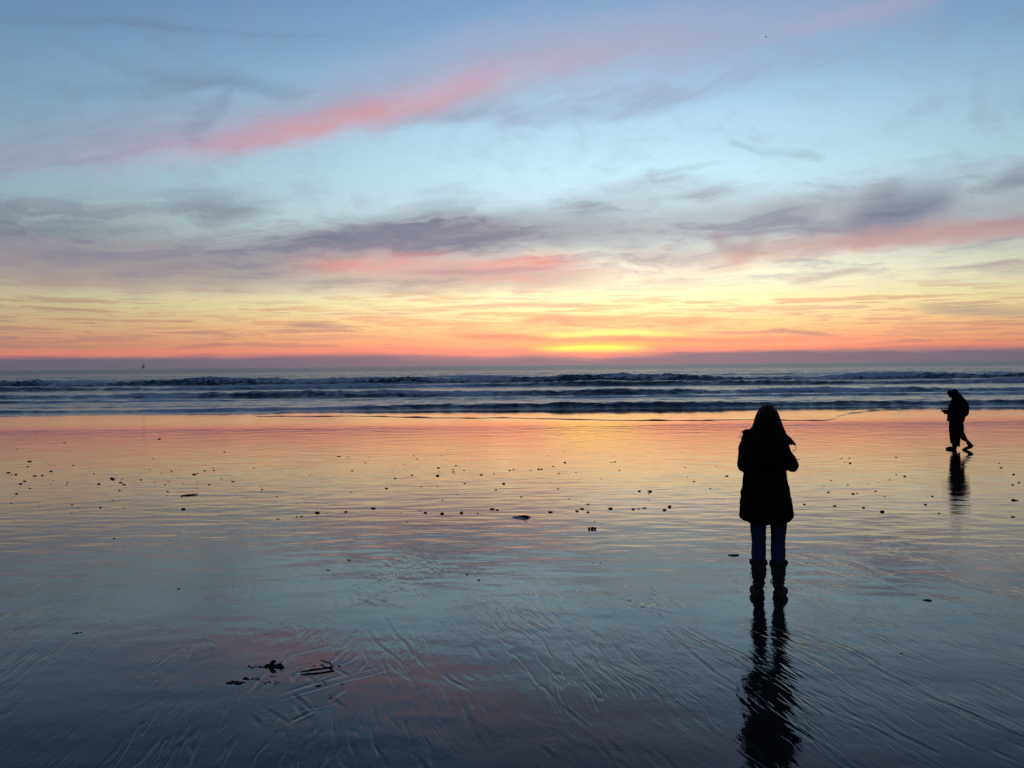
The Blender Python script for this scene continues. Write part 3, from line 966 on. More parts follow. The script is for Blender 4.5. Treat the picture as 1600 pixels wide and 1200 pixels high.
def build_woman(root):
    body = []
    body += head_parts((0, .02, 1.535), (0, 1, 0), 1.0, .25)
    body.append(tube([(0, 0, 1.34), (0, .005, 1.47)], [.056, .050], 14))
    body.append(loft([(0, 0, .80, .13, .10), (0, 0, .88, .165, .115), (0, 0, .98, .15, .105), (0, 0, 1.08, .125, .095), (0, 0, 1.2, .14, .105), (0, 0, 1.31, .16, .10), (0, 0, 1.37, .14, .085), (0, 0, 1.40, .07, .06)]))
    for s in (-1, 1):
        body.append(tube([(s * .085, 0, .86), (s * .082, .01, .48), (s * .080, -.01, .33), (s * .078, -.005, .10)], [.082, .052, .050, .036]))
        body.append(tube([(s * .078, -.03, .045), (s * .098, .06, .04), (s * .118, .135, .032)], [.034, .036, .028]))
        sh = (s * .165, 0, 1.35)
        elb = (s * .212, -.01, 1.115)
        wr = (s * .080, .232, 1.262)
        body.append(tube([(s * (.155 if s < 0 else .115), 0, 1.32), (s * (.183 if s < 0 else .145), -.008, 1.24), (s * .198, -.008, 1.13), (s * .150, .10, 1.16), wr], [.036, .032, .030, .030, .025]))
        body += hand(wr, (-s * .35, .35, .55), (0, -.6, .6) if s > 0 else (0, -.6, .6))
    link('body', fuse(body, .0085, 'body', 3), skin_m, root)

    # coat: flared skirt, fitted waist, sleeves
    cxo = -.018
    hem = lambda a: -.045 * max(0, -math.sin(a)) - .02 * max(0, math.sin(a))
    C = [loft([(cxo + .002, 0, .690, .213, .150, hem), (cxo, 0, .705, .228, .160, hem), (cxo, 0, .76, .222, .158), (cxo - .002, 0, .82, .214, .152), (cxo - .004, 0, .88, .208, .148), (cxo - .006, 0, .95, .196, .138),
                (cxo - .008, 0, 1.02, .182, .130), (cxo - .008, 0, 1.08, .176, .126), (cxo - .004, 0, 1.16, .182, .130), (-.020, 0, 1.25, .180, .130),
                (-.028, 0, 1.33, .172, .120), (-.012, 0, 1.385, .145, .105), (0, 0, 1.43, .085, .08), (0, .0, 1.455, .070, .07)], 48)]
    C.append(tube([(-.160, 0, 1.360), (-.193, -.008, 1.25), (-.200, -.01, 1.125), (-.150, .10, 1.16), (-.085, .215, 1.25)], [.062, .056, .052, .050, .043], 18))
    C.append(tube([(.118, 0, 1.320), (.142, -.008, 1.245), (.180, -.01, 1.185), (.203, -.01, 1.130), (.150, .10, 1.16), (.085, .215, 1.25)], [.055, .050, .050, .049, .050, .043], 18))
    # sleeve folds, seen as small steps on the outline
    for zf, xs in ((1.22, -.236), (1.27, -.226), (1.175, -.240)):
        C.append(tube([(xs + .02, -.03, zf), (xs + .012, 0, zf + .005), (xs + .02, .03, zf)], [.012, .014, .012], 8))
        coat = link('coat', fuse(C, .0075, 'coat', 3, .0065, 13, 3, (1, 1, 1.0)), coat_m, root)
    # hood lying on the shoulders, one corner hanging over the right one
    Hd = [tube([(-.190, .03, 1.405), (-.165, -.06, 1.410), (-.07, -.125, 1.365), (.05, -.130, 1.335), (.14, -.075, 1.335), (.180, .0, 1.335)], [.022, .036, .055, .058, .036, .016], 14, .9),
          tube([(-.085, .06, 1.43), (-.105, -.03, 1.435), (0, -.09, 1.42), (.105, -.03, 1.415), (.10, .06, 1.40)], [.03, .04, .045, .04, .03], 14),
          tube([(.09, -.02, 1.40), (.150, -.015, 1.362), (.195, -.01, 1.332), (.225, -.008, 1.312)], [.05, .034, .022, .006], 12),
          tube([(-.13, -.02, 1.42), (-.185, -.01, 1.412), (-.203, 0, 1.420)], [.035, .024, .012], 12)]
    hood = link('hood', fuse(Hd, .007, 'hood', 2, .006, 40, 8), fur_m, root)
    cordL = tube([(-.200, 0, 1.425), (-.222, -.005, 1.415), (-.232, -.006, 1.385), (-.240, -.004, 1.370), (-.225, -.002, 1.366)], [.0022] * 5, 6)
    link('cord', mesh(*cordL, 'cord'), lace_m, hood)
    cordR = tube([(.222, -.008, 1.312), (.228, -.010, 1.295), (.222, -.010, 1.272), (.212, -.008, 1.262), (.200, -.006, 1.272)], [.0025] * 5, 6)
    link('cord', mesh(*cordR, 'cord'), lace_m, hood)
    V, Fc = tube([(.236, -.02, 1.19), (.256, -.02, 1.188)], [.004, .003], 6)
    link('sleeve_tab', mesh(V, Fc, 'tab'), coat_m, coat)

    # hair: long, over the back and shoulders, ragged ends and a few stray strands
    Hr = [loft([(.000, -.10, 1.13, .030, .016), (-.004, -.115, 1.18, .085, .028), (-.004, -.120, 1.25, .118, .038), (-.002, -.115, 1.32, .138, .050), (.002, -.09, 1.375, .148, .068), (.000, -.06, 1.42, .132, .085), (-.001, -.035, 1.46, .116, .098),
                (-.003, -.018, 1.51, .103, .106), (-.005, -.008, 1.56, .092, .106), (-.005, -.004, 1.595, .080, .097), (-.004, -.004, 1.620, .064, .080), (-.003, -.006, 1.638, .042, .055), (-.003, -.006, 1.647, .018, .026)], 44)]
    for k in range(34):
        a = -math.pi * (0.02 + 0.96 * k / 33)
        x0, y0 = math.cos(a), math.sin(a)
        j = rng.uniform(-.01, .01)
        end = 1.30 + .10 * rng.random() if abs(x0) > .75 else 1.12 + .10 * rng.random()
        Hr.append(tube([(-.004 + .078 * x0, -.008 + .092 * y0, 1.585), (-.003 + .105 * x0, -.018 + .103 * y0, 1.50), (.130 * x0 + j, -.055 + .088 * y0, 1.415), (.145 * x0 + j, -.085 + .062 * y0, 1.36), (.118 * x0 + 2 * j, -.10 + .045 * y0, end)],
                       [.010, .013, .014, .013, .006], 8))
    # right lock falling in front of the shoulder
    Hr.append(tube([(.09, .0, 1.50), (.120, .0, 1.42), (.140, -.01, 1.36), (.158, -.02, 1.315)], [.02, .02, .018, .012], 10))
    hair = link('hair', fuse(Hr, .0065, 'hair', 2, .003, 60, 4, (1.6, 1.6, .25)), hair_m, root)
    for pts in ([(.112, 0, 1.47), (.124, -.01, 1.43), (.135, -.01, 1.40), (.137, -.01, 1.375)], [(-.09, 0, 1.49), (-.115, -.01, 1.47), (-.122, -.01, 1.455)], [(.118, 0, 1.45), (.140, -.01, 1.40), (.148, -.01, 1.36)],
                [(-.085, 0, 1.53), (-.108, -.01, 1.505), (-.118, -.01, 1.485)], [(.095, 0, 1.53), (.112, -.01, 1.50), (.120, -.01, 1.46), (.122, -.01, 1.44)], [(-.10, 0, 1.46), (-.130, -.01, 1.43), (-.140, -.01, 1.415)], [(.03, -.02, 1.642), (.052, -.02, 1.640), (.066, -.02, 1.628)]):
        link('stray_lock', mesh(*tube(pts, [.0026, .0022, .0016, .0012][:len(pts)], 6), 'lock'), hair_m, hair)

    # jeans: two slim legs
    Jn = [loft([(0, 0, .74, .14, .105), (0, 0, .84, .155, .112), (0, 0, .90, .15, .108)])]
    for s in (-1, 1):
        Jn.append(tube([(s * .086, 0, .80), (s * .084, .0, .62), (s * .079, .010, .49), (s * .080, -.008, .38), (s * .080, -.005, .27)], [.076, .068, .060, .062, .054], 20))
        for k in range(7):   # wrinkles behind the knee
            zf = .40 + .028 * k
            Jn.append(tube([(s * .079 - .054, -.01, zf), (s * .079 - .02, -.052, zf + rng.uniform(-.008, .008)), (s * .079 + .02, -.052, zf + rng.uniform(-.008, .008)), (s * .079 + .054, -.01, zf)], [.006] * 4, 6))
    link('jeans', fuse(Jn, .007, 'jeans', 2, .002, 30, 6), jean_m, root)

    for s in (-1, 1):
        c = s * .080
        B = [loft([(c, -.006, .10, .046, .052), (c, -.008, .15, .047, .052), (c, -.010, .20, .056, .060), (c, -.010, .26, .063, .066), (c, -.010, .305, .066, .068)], 28),
             tube([(c * .98, -.045, .052), (c + s * .012, .03, .055), (c + s * .034, .105, .046), (c + s * .046, .145, .040)], [.046, .047, .046, .038], 16, 1.0),
             tube([(c - s * .02, -.055, .11), (c + s * .02, -.055, .11)], [.022, .022], 10)]
        for k in range(4):   # sagging creases of the shaft
            zf = .135 + .04 * k + rng.uniform(-.012, .012)
            B.append(tube([(c - .055 - .003 * k, 0, zf), (c, -.062 - .002 * k, zf + rng.uniform(-.01, .01)), (c + .055 + .003 * k, 0, zf)], [.006, .008, .006], 8))
        boot = link('boot', fuse(B, .0065, 'boot', 2, .003, 24, 10 + s), boot_m, root)
        V, Fc = loft([(c, -.010, .285, .068, .070), (c, -.010, .290, .074, .076), (c + s * .004, -.010, .318, .078, .078), (c + s * .006, -.010, .330, .076, .074), (c, -.010, .325, .062, .064)], 32, False)
        link('cuff', fuse([(V, Fc + [tuple(reversed(range(32))), tuple(range(128, 160))])], .006, 'cuff', 1, .004, 40, 12 + s), boot_m, boot)
        sol = []
        for k in range(24):
            a = 2 * math.pi * k / 24
            lx, ly = .043 * math.cos(a), .125 * math.sin(a) + .045
            ang = -s * .36
            sol.append((c + s * .010 + lx * math.cos(ang) - (ly - .045) * math.sin(ang), .045 + lx * math.sin(ang) + (ly - .045) * math.cos(ang)))
        V = [(x, y_, zc) for zc in (.0, .022) for x, y_ in sol]
        Fc = [tuple(reversed(range(24))), tuple(range(24, 48))] + [(k, (k + 1) % 24, 24 + (k + 1) % 24, 24 + k) for k in range(24)]
        link('sole', mesh(V, Fc, 'sole'), sole_m, boot, False)
        if s < 0:
            lp = tube([(c - .052, 0, .225), (c - .068, -.01, .222), (c - .075, -.01, .195), (c - .070, -.01, .172), (c - .058, -.005, .168), (c - .050, 0, .180)], [.0026] * 6, 6)
            link('lace', mesh(*lp, 'lace'), lace_m, boot)
        else:
            lp = tube([(c - .05, -.02, .17), (c - .062, -.03, .158), (c - .058, -.03, .140)], [.005] * 3, 6)
            link('lace', mesh(*lp, 'lace'), lace_m, boot)


build_woman(woman)

# ------------------------------------------------------------------ the far person, walking to the left
p1 = ground(1497, 702.5)
walker = empty('person', (p1.x, p1.y, p1.z - .016), -math.atan2(p1.x, p1.y))
tag(walker, 'small far person in dark loose clothes walking left, head bowed over raised hands', 'person')


def build_walker(root):
    body = head_parts((-.150, 0, 1.585), (-1, 0, 0), 1.0, .6)
    body.append(tube([(-.03, 0, 1.38), (-.10, 0, 1.50)], [.062, .055], 14))
    body.append(loft([(0, 0, .82, .12, .15), (-.01, 0, .95, .11, .145), (-.01, 0, 1.1, .11, .145), (-.01, 0, 1.25, .12, .17), (-.01, 0, 1.36, .10, .16), (-.03, 0, 1.42, .07, .08)]))
    body.append(tube([(-.03, .09, .88), (-.13, .09, .50), (-.115, .09, .12)], [.09, .058, .042]))
    body.append(tube([(.02, -.09, .88), (.06, -.09, .52), (.285, -.09, .20)], [.09, .058, .040]))
    body.append(tube([(-.05, .19, 1.36), (-.11, .23, 1.10), (-.20, .16, 1.08), (-.345, .09, 1.085)], [.04, .034, .03, .026]))
    body += hand((-.345, .075, 1.075), (-.75, -.25, .5), (0, -.9, .3), .85)
    body.append(tube([(.03, -.19, 1.36), (.15, -.23, 1.18), (.205, -.235, 1.06), (.05, -.22, 1.03), (-.16, -.13, 1.06), (-.335, -.06, 1.075)], [.04, .034, .03, .03, .03, .026]))
    body += hand((-.335, -.055, 1.065), (-.75, .25, .5), (0, .9, .3), .85)
    link('body', fuse(body, .010, 'body', 3), skin_m, root)
    J = [loft([(-.07, 0, .815, .225, .20), (-.06, 0, .84, .232, .205), (-.05, 0, .95, .235, .21), (-.035, 0, 1.05, .250, .215), (-.02, 0, 1.15, .255, .22), (-.01, 0, 1.25, .240, .22), (-.01, 0, 1.34, .205, .20), (-.03, 0, 1.41, .150, .15), (-.05, 0, 1.47, .11, .11), (-.07, 0, 1.51, .085, .09)]),
         # full back hanging over the hips
         tube([(.06, 0, 1.44), (.150, 0, 1.33), (.195, 0, 1.17), (.195, 0, 1.02)], [.085, .10, .095, .070], 18),
         tube([(.03, -.19, 1.36), (.15, -.23, 1.18), (.215, -.235, 1.05), (.05, -.22, 1.03), (-.16, -.13, 1.06), (-.325, -.065, 1.075)], [.080, .072, .062, .062, .064, .058], 14),
         tube([(-.05, .19, 1.36), (-.11, .23, 1.10), (-.20, .16, 1.08), (-.335, .09, 1.085)], [.075, .066, .064, .058], 14)]
    link('jacket', fuse(J, .011, 'jacket', 3, .007, 9, 21), coat_m, root)
    Hh = [tube([(-.165, 0, 1.60), (-.10, 0, 1.615), (-.05, 0, 1.57)], [.096, .112, .10], 18),
          tube([(-.06, 0, 1.57), (.01, 0, 1.50), (.07, 0, 1.43), (.13, 0, 1.36)], [.105, .10, .085, .05], 18),
          tube([(-.22, 0, 1.645), (-.262, 0, 1.615), (-.285, 0, 1.588)], [.05, .034, .014], 12)]
    link('hair', fuse(Hh, .010, 'hair', 2, .005, 30, 22), mat('black_hair', (0.007, 0.006, 0.006), .7, spec=.08, noise=.4), root)
    T = [loft([(-.03, 0, .80, .20, .17), (-.03, 0, .88, .185, .17), (-.02, 0, .95, .17, .16)]),
         loft([(-.080, .06, .135, .125, .085, lambda a: -.055 * math.cos(a)), (-.078, .06, .16, .128, .09, lambda a: -.055 * math.cos(a)), (-.078, .06, .36, .145, .10), (-.085, .06, .58, .155, .115), (-.06, .05, .82, .175, .13)]),
         tube([(.0, -.08, .84), (.035, -.085, .62), (.050, -.09, .50), (.135, -.09, .37), (.175, -.09, .325)], [.135, .120, .108, .080, .066], 18)]
    link('trousers', fuse(T, .010, 'trousers', 2, .006, 10, 23), coat_m, root)
    f1 = fuse([tube([(-.085, .085, .10), (-.09, .085, .055), (-.17, .085, .048), (-.255, .085, .040), (-.295, .085, .030)], [.062, .058, .054, .044, .030], 14)], .008, 'shoe', 1)
    link('shoe', f1, sole_m, root)
    f2 = fuse([tube([(.255, -.09, .23), (.305, -.09, .165), (.340, -.09, .135), (.255, -.09, .085), (.165, -.09, .040), (.125, -.09, .030)], [.056, .054, .050, .050, .042, .028], 14)], .008, 'shoe', 1)
    link('shoe', f2, sole_m, root)


build_walker(walker)
# what the far person holds
ph_m = mat('dark_phone', (0.008, 0.008, 0.009), 0.3)
bmx = bmesh.new()
bmesh.ops.create_cube(bmx, size=1.0)
bmesh.ops.scale(bmx, vec=(.022, .085, .165), verts=bmx.verts)
bmesh.ops.bevel(bmx, geom=bmx.edges[:], offset=.004, segments=2, affect='EDGES')
pm = bpy.data.meshes.new('phone'); bmx.to_mesh(pm); bmx.free()
ph = link('phone', pm, ph_m)
mw = Matrix.Translation(p1) @ Matrix.Rotation(-math.atan2(p1.x, p1.y), 4, 'Z') @ Matrix.Translation((-.408, .01, 1.118)) @ Matrix.Rotation(R(-22), 4, 'Y')
ph.matrix_world = mw
tag(ph, 'small dark slab held before the chest of the far walking person', 'phone')

# ------------------------------------------------------------------ pebbles and wrack
stone_m = mat('wet_dark_stone', (0.014, 0.013, 0.014), 0.45, spec=.3, noise=.4, nscale=50, bump=.003)
weed_m = mat('dark_seaweed', (0.010, 0.011, 0.009), 0.5, spec=.25, noise=.4, nscale=60, bump=.003)
wood_m = mat('sodden_wood', (0.020, 0.016, 0.013), 0.7, spec=.3, noise=.4, nscale=40, bump=.002)
pale_m = mat('blue_grey_shell', (0.16, 0.18, 0.21), 0.5, noise=.3, nscale=30)


def stone_mesh(seed, sub=2, j=.22):
    bmx = bmesh.new()
    bmesh.ops.create_icosphere(bmx, subdivisions=sub, radius=1.0)
    r2 = random.Random(seed)
    ph = [r2.uniform(0, 6.28) for _ in range(6)]
    for v in bmx.verts:
        x, y_, z_ = v.co
        d = 1 + j * (math.sin(2.1 * x + ph[0]) * math.cos(1.7 * y_ + ph[1]) + .6 * math.sin(3.3 * z_ + 2.2 * x + ph[2]) + .3 * math.sin(5 * y_ + ph[3]))
        v.co = Vector((x * d, y_ * d, z_ * d * .8))
    me = bpy.data.meshes.new('stone'); bmx.to_mesh(me); bmx.free()
    me.materials.append(stone_m)
    me.polygons.foreach_set('use_smooth', np.ones(len(me.polygons), bool))
    return me


SM = [stone_mesh(k, 1 if k < 4 else 2) for k in range(8)]


def stone(px, py, wpx, hpx, name, label, cat, group, me=None):
    p = ground(px, py + hpx * .5)
    k = (p - cam.location).length / F
    o = bpy.data.objects.new(name, me or rng.choice(SM))
    COL.objects.link(o)
    v_ = rng.choice((.75, .9, 1.0, 1.1, 1.35))
    wpx, hpx = wpx * v_, hpx * v_ * rng.uniform(.8, 1.15)
    sz = hpx * k * .62
    o.scale = (wpx * k * .5, max(wpx, hpx) * k * .42, sz * .62)
    o.location = (p.x, p.y, p.z + sz * .14)
    o.rotation_euler = (0, 0, rng.uniform(-.3, .3))
    tag(o, label, cat, group)
    return o


A = [(85, 68, 1), (148, 127, 2), (322, 35, 1), (795, 15, 2), (138, 155, 1), (42, 184, 2), (60, 195, 1), (80, 194, 1), (174, 199, 2), (212, 197, 2), (122, 226, 2), (102, 238, 2), (470, 190, 1), (558, 211, 2), (565, 217, 2),
     (610, 218, 1), (602, 233, 2), (620, 242, 2), (493, 240, 2), (338, 234, 2), (333, 247, 1), (253, 243, 1), (268, 225, 1), (598, 272, 2), (365, 148, 1), (255, 178, 1), (765, 115, 1), (748, 168, 1), (808, 187, 1), (858, 177, 1), (898, 155, 1),
     (888, 210, 1), (840, 228, 2), (825, 243, 2), (918, 240, 1), (703, 220, 1), (772, 234, 1), (968, 192, 2), (978, 196, 2), (988, 189, 1), (988, 232, 1), (1022, 175, 1), (1065, 162, 1), (1070, 173, 1), (1107, 214, 2), (1148, 196, 1),
     (1166, 228, 2), (1045, 244, 1), (838, 278, 2), (838, 300, 1), (908, 304, 1), (983, 262, 1), (1122, 82, 1), (1310, 268, 2), (1304, 260, 1), (1305, 280, 1), (1384, 303, 1), (57, 338, 1), (150, 263, 1), (82, 290, 1), (562, 322, 1), (360, 344, 1),
     (393, 360, 1), (502, 358, 1), (622, 360, 1), (357, 387, 2), (916, 363, 3), (1586, 380, 3), (1508, 402, 2), (1484, 405, 1), (1392, 415, 2), (1550, 196, 1), (1488, 340, 1), (1270, 162, 1), (569, 513, 2), (198, 356, 1), (72, 368, 1)]
B = [(94, 38, 2), (143, 43, 1), (245, 43, 1), (470, 36, 1), (485, 52, 1), (602, 37, 1), (227, 72, 1), (160, 109, 2), (364, 106, 1), (425, 78, 1), (458, 131, 2), (592, 95, 2), (595, 115, 2), (587, 134, 2), (666, 103, 2), (666, 114, 2), (675, 124, 1),
     (680, 84, 2), (720, 109, 1), (720, 72, 1), (806, 130, 2), (948, 108, 2), (968, 104, 1), (1052, 107, 2), (1093, 102, 2), (1108, 102, 2), (1166, 89, 1), (1223, 68, 2), (1280, 119, 1), (1142, 34, 1), (1194, 125, 1), (870, 126, 1), (1220, 12, 1),
     (1457, 67, 2), (1475, 65, 2), (1497, 106, 2), (1405, 152, 1), (724, 175, 1), (918, 174, 2), (332, 198, 2), (505, 191, 1), (588, 192, 1), (155, 218, 1), (375, 148, 1), (880, 205, 2), (1006, 239, 2), (1190, 202, 1), (1150, 169, 1), (1244, 250, 2),
     (1168, 268, 1), (1309, 264, 1), (1340, 277, 2), (684, 228, 1), (612, 260, 1), (38, 325, 1), (60, 320, 1), (128, 313, 3), (264, 295, 3), (402, 318, 1), (527, 316, 3), (498, 308, 1), (609, 322, 3), (706, 318, 3), (787, 322, 2), (861, 299, 3),
     (886, 303, 3), (437, 368, 1), (1152, 314, 3), (1285, 308, 3), (1310, 300, 2), (1340, 314, 3), (1452, 297, 3), (1565, 298, 3), (1593, 300, 2), (1372, 365, 1), (1030, 367, 1), (1597, 212, 2), (735, 628, 2), (1402, 572, 1), (1362, 570, 1), (40, 608, 1)]
Cc = [(35, 18, 1), (188, 78, 1), (225, 136, 2), (198, 118, 1), (293, 165, 2), (42, 178, 2), (37, 186, 2), (35, 214, 1), (122, 239, 3), (102, 253, 3), (18, 247, 2), (362, 114, 2), (767, 156, 1), (785, 181, 2), (685, 232, 2), (811, 236, 3), (866, 150, 2),
      (888, 187, 2), (905, 187, 1), (930, 243, 3), (982, 177, 1), (992, 142, 1), (1008, 260, 3), (1018, 198, 2), (1068, 108, 2), (1102, 114, 2), (1040, 130, 1), (1190, 232, 2), (1218, 198, 2), (1245, 267, 3), (1555, 212, 3), (1572, 217, 1), (1555, 282, 3),
      (1552, 150, 2), (1578, 142, 1), (1497, 60, 2), (1505, 80, 1), (1557, 107, 2), (875, 60, 2), (852, 58, 1), (948, 148, 1), (840, 42, 1), (872, 42, 1), (1067, 36, 1), (795, 133, 1), (695, 478, 1), (1508, 408, 1), (317, 74, 1)]
specks = [(a / 3.2, 680 + b_ / 3.2, k) for a, b_, k in A] + [(500 + a / 3.2, 700 + b_ / 3.2, k) for a, b_, k in B] + [(1000 + a / 2.667, 700 + b_ / 2.667, k) for a, b_, k in Cc]
large = sorted([s for s in specks if s[2] == 3])
ORD = ['first', 'second', 'third', 'fourth', 'fifth', 'sixth', 'seventh', 'eighth', 'ninth', 'tenth', 'eleventh', 'twelfth', 'thirteenth', 'fourteenth', 'fifteenth', 'sixteenth', 'seventeenth', 'eighteenth', 'nineteenth', 'twentieth', 'twenty-first', 'twenty-second', 'twenty-third', 'twenty-fourth', 'twenty-fifth']
for i, (px, py, k) in enumerate(large):
    stone(px, py, 5.6 + rng.random() * 1.6, 4.2 + rng.random(), 'stone', 'larger dark stone on wet sand, %s from the left of the scattered row' % ORD[i], 'stone', 'larger stones in a row across the sand')


def zone(px, py):
    side = ('left of the dark stick' if px < 290 else 'between the dark stick and the grey lump' if px < 800 else 'between the grey lump and the near person' if px < 1200
            else 'between the two people' if px < 1497 else 'right of the far person')
    row = 'on far sand' if py < 745 else 'on middle sand' if py < 790 else 'on nearer sand'
    return row, side


for px, py, k in specks:
    if k < 3:
        row, side = zone(px, py)
        word = 'tiny' if k == 1 else 'small flat'
        w_, h_ = (2.4 + rng.random(), 1.7 + rng.random() * .4) if k == 1 else (3.9 + rng.random() * 1.6, 2.7 + rng.random() * .6)
        stone(px, py, w_, h_, 'pebble', '%s dark pebble %s %s' % (word, row, side), 'pebble', '%s pebbles %s %s' % (word, row, side))

# three touching stones before the row
tri = empty('stone_cluster', ground(925, 827))
tag(tri, 'tight cluster of three dark lumps nearest the camera below the stone row', 'stone')
kk = (tri.location - cam.location).length / F
for j, (ox, oz) in enumerate(((-4.4, 0), (0.2, .3), (4.4, .2))):
    o = bpy.data.objects.new('lump', SM[4 + j]); COL.objects.link(o); o.parent = tri
    o.location = (ox * kk, 0, 1.6 * kk); o.scale = (2.3 * kk, 2.2 * kk, (2.0, 2.6, 2.2)[j] * kk); o.rotation_euler = (0, 0, j)
st = stone(1449, 936, 13, 5, 'stone', 'flat dark stone alone on smooth sand, right of the near person', 'stone', None, SM[5])
leaf = stone(1146.5, 865, 15, 5, 'stone', 'flat pointed dark stone just left of the near person\'s knees', 'stone', None, SM[6])
for a, b_ in ((1408, 1020), (175, 969), (120, 988), (126, 987), (114, 989), (545, 874), (730, 896), (748, 905), (279, 919)):
    stone(a, b_, 4.6, 2.8, 'pebble', 'dark crumb on the near blue-grey sand', 'pebble', 'crumbs on the near sand')

# stick lying among the pebbles on the left
p = ground(295, 774)
V, Fc = tube([(-.11, -.06, .004), (-.03, .0, .008), (.05, .05, .007), (.12, .14, .012)], [.007, .014, .011, .005], 8)
o = link('driftwood_stick', mesh(V, Fc, 'stick'), wood_m); o.location = p
tag(o, 'short dark stick lying among the pebbles on the left', 'stick')

# blue-grey lump, thick at its right end
p = ground(815, 809)
sh = empty('flotsam', p)
tag(sh, 'blue-grey flattened lump tapering to the left, beside the stone row', 'flotsam')
k = (p - cam.location).length / F
T = [tube([(-13 * k, 0, .3 * k), (-6 * k, 0, 1.0 * k), (2 * k, 0, 1.6 * k), (9 * k, 0, 1.9 * k)], [.5 * k, 1.5 * k, 2.2 * k, 2.3 * k], 12), tube([(0, -1 * k, 2.2 * k), (7 * k, -1 * k, 2.6 * k)], [1.5 * k, 1.9 * k], 10)]
link('body', fuse(T, .010, 'lump', 1, .008, 22, 31), mat('slate_grey_flesh', (0.035, 0.040, 0.050), 0.5, noise=.5, nscale=30), sh)
V, Fc = ball((0, 0, 0), (16 * k, 22 * k, .8 * k), 8)
link('froth_rim', fuse([(V, Fc)], .012, 'rim', 1, .012, 10, 33), pale_m, sh)

# seaweed clumps on the near left sand


def weed(name, label, px, py, pieces, seed):
    p = ground(px, py)
    k = (p - cam.location).length / F
    root = empty(name, p)
    tag(root, label, 'seaweed', 'seaweed washed up on the near sand')
    r2 = random.Random(seed)
    for nm, parts in pieces:
        T = []
        for pts in parts:
            Q = []
            for a, b_, r_ in pts:
                if nm == 'frond':                       # flat on the sand
                    g = ground(a, b_ + 1) - p
                    Q.append((g.x, g.y, g.z + r_ * k * .35))
                else:                                    # stands up
                    Q.append(((a - px) * k, .0, max((1041 - b_) * k, .0)))
            T.append(tube(Q, [pt[2] * k * .8 for pt in pts], 10))
        link(nm, fuse(T, .0035, nm, 1, .0025, 60, seed), weed_m, root)
    return root



def heap(cx, cy, wx, wy, n, r, seed):
    r2 = random.Random(seed)
    out = []
    for _ in range(n):
        x, y_ = cx + wx * (r2.random() - .5), cy + wy * (r2.random() - .5)
        ln = r * r2.uniform(1.2, 3.6)
        bend = r2.uniform(-.5, .5)
        out.append([(x - ln, y_ + bend * .6, r * r2.uniform(.25, .6)), (x, y_ + r2.uniform(-.4, .4), r * r2.uniform(.5, 1.0)), (x + ln, y_ - bend * .6, r * r2.uniform(.2, .6))])
    return out


weed('seaweed_clump', 'upright black knot of seaweed, the tallest on the near left sand', 428, 1041,
     [('frond', heap(427, 1040, 24, 5, 9, 2.6, 4)), ('frond', heap(398, 1041, 18, 2, 6, 1.4, 5)),
      ('bulb', [[(421, 1041, 3.2), (426, 1035.5, 4.2), (429, 1034, 3.0)], [(432, 1041, 2.8), (437, 1038, 2.2)], [(436, 1039, 1.6), (440, 1034, 1.2)]])], 3)
weed('seaweed_clump', 'long low strand of dark seaweed in front of the upright knot', 380, 1066,
     [('frond', heap(370, 1066, 22, 4, 9, 2.2, 7)), ('frond', heap(394, 1059, 24, 4, 8, 1.7, 8)), ('frond', heap(430, 1056, 14, 1.5, 4, 1.2, 9)), ('frond', heap(420, 1065, 30, 2, 7, 1.0, 10))], 5)
p = ground(494, 1052)
V, Fc = tube([(-.10, .0, .008), (-.03, .03, .012), (.04, .06, .012), (.085, .10, .010), (.05, .17, .012), (.0, .22, .010), (-.02, .25, .008)], [.004, .008, .006, .007, .005, .005, .003], 8)
o = link('bent_twig', mesh(V, Fc, 'twig'), weed_m); o.location = p
tag(o, 'thin bent dark twig right of the seaweed on the near sand', 'twig')
for a, b_, s in ((515, 1034, 4), (530, 1040, 4), (520, 1047, 6), (506, 1064, 8), (509, 1068, 5), (497, 1070, 7), (516, 1090, 4), (516, 1085, 3), (534, 1068, 4), (414, 1067, 4), (430, 1068, 4), (484, 1036, 4), (491, 1039, 5)):
    stone(a, b_, s, s * .5, 'seaweed_scrap', 'dark scrap lying around the seaweed on the near left sand', 'seaweed', 'scraps around the seaweed')

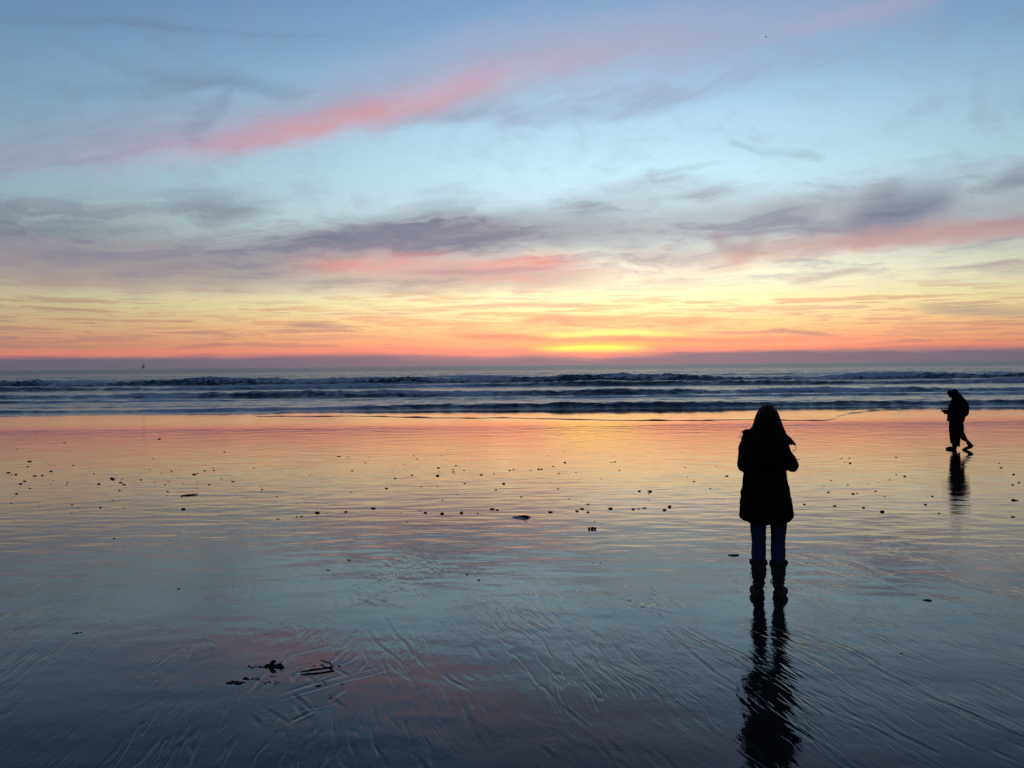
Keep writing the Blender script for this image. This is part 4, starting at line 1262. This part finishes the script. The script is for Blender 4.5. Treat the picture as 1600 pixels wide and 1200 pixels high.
# ------------------------------------------------------------------ birds
bird_m = mat('dark_feathers', (0.02, 0.02, 0.022), 0.8, spec=.2, noise=.2)


def gull(name, label, px, py, dist, span, bank, heading):
    v = ray(px, py)
    loc = cam.location + v * dist
    root = empty(name, loc)
    tag(root, label, 'bird', 'birds in flight')
    L = span * .42
    link('torso', fuse([tube([(0, -L * .5, 0), (0, -L * .2, .0), (0, L * .2, .01), (0, L * .5, .04)], [L * .05, L * .13, L * .12, L * .07], 10),
                        tube([(0, L * .5, .05), (0, L * .68, .04)], [L * .035, L * .012], 8)], .012 * span, 'torso', 1), bird_m, root)
    for s in (-1, 1):
        Vv = []; n = 9
        for i in range(n):
            q_ = i / (n - 1)
            xw = s * span * .5 * q_
            zw = span * (.22 * math.sin(q_ * 1.5) - .10 * q_ * q_)
            ch = span * .23 * (1 - q_ ** 2.2 * .85)
            sw_ = span * (.05 * math.sin(q_ * 3) - .12 * q_ ** 2)
            th = .012 * span * (1 - .7 * q_)
            Vv += [(xw, sw_ + ch * .4, zw), (xw, sw_ - ch * .1, zw + th), (xw, sw_ - ch * .6, zw - .004), (xw, sw_ - ch * .1, zw - th)]
        Fc = [(i * 4 + j, i * 4 + (j + 1) % 4, i * 4 + 4 + (j + 1) % 4, i * 4 + 4 + j) for i in range(n - 1) for j in range(4)]
        Fc += [(3, 2, 1, 0), tuple(n * 4 - 4 + j for j in range(4))]
        link('wing', mesh(Vv, Fc, 'wing'), bird_m, root)
    link('tail', mesh([(-.05 * span, -L * .45, 0), (.05 * span, -L * .45, 0), (.09 * span, -L * .8, 0), (-.09 * span, -L * .8, 0), (0, -L * .5, .02 * span), (0, -L * .5, -.015 * span)],
                      [(0, 3, 4), (3, 2, 4), (2, 1, 4), (1, 0, 4), (3, 0, 5), (2, 3, 5), (1, 2, 5), (0, 1, 5)], 'tail'), bird_m, root, False)
    root.rotation_euler = (0, R(bank), R(heading))


gull('gull', 'dark bird banking low over the sea horizon at the far left', 224, 573.5, 200, 1.3, -58, 62)
gull('gull', 'tiny dark bird high in the sky above the near person', 1197, 58, 330, 1.3, 8, 40)
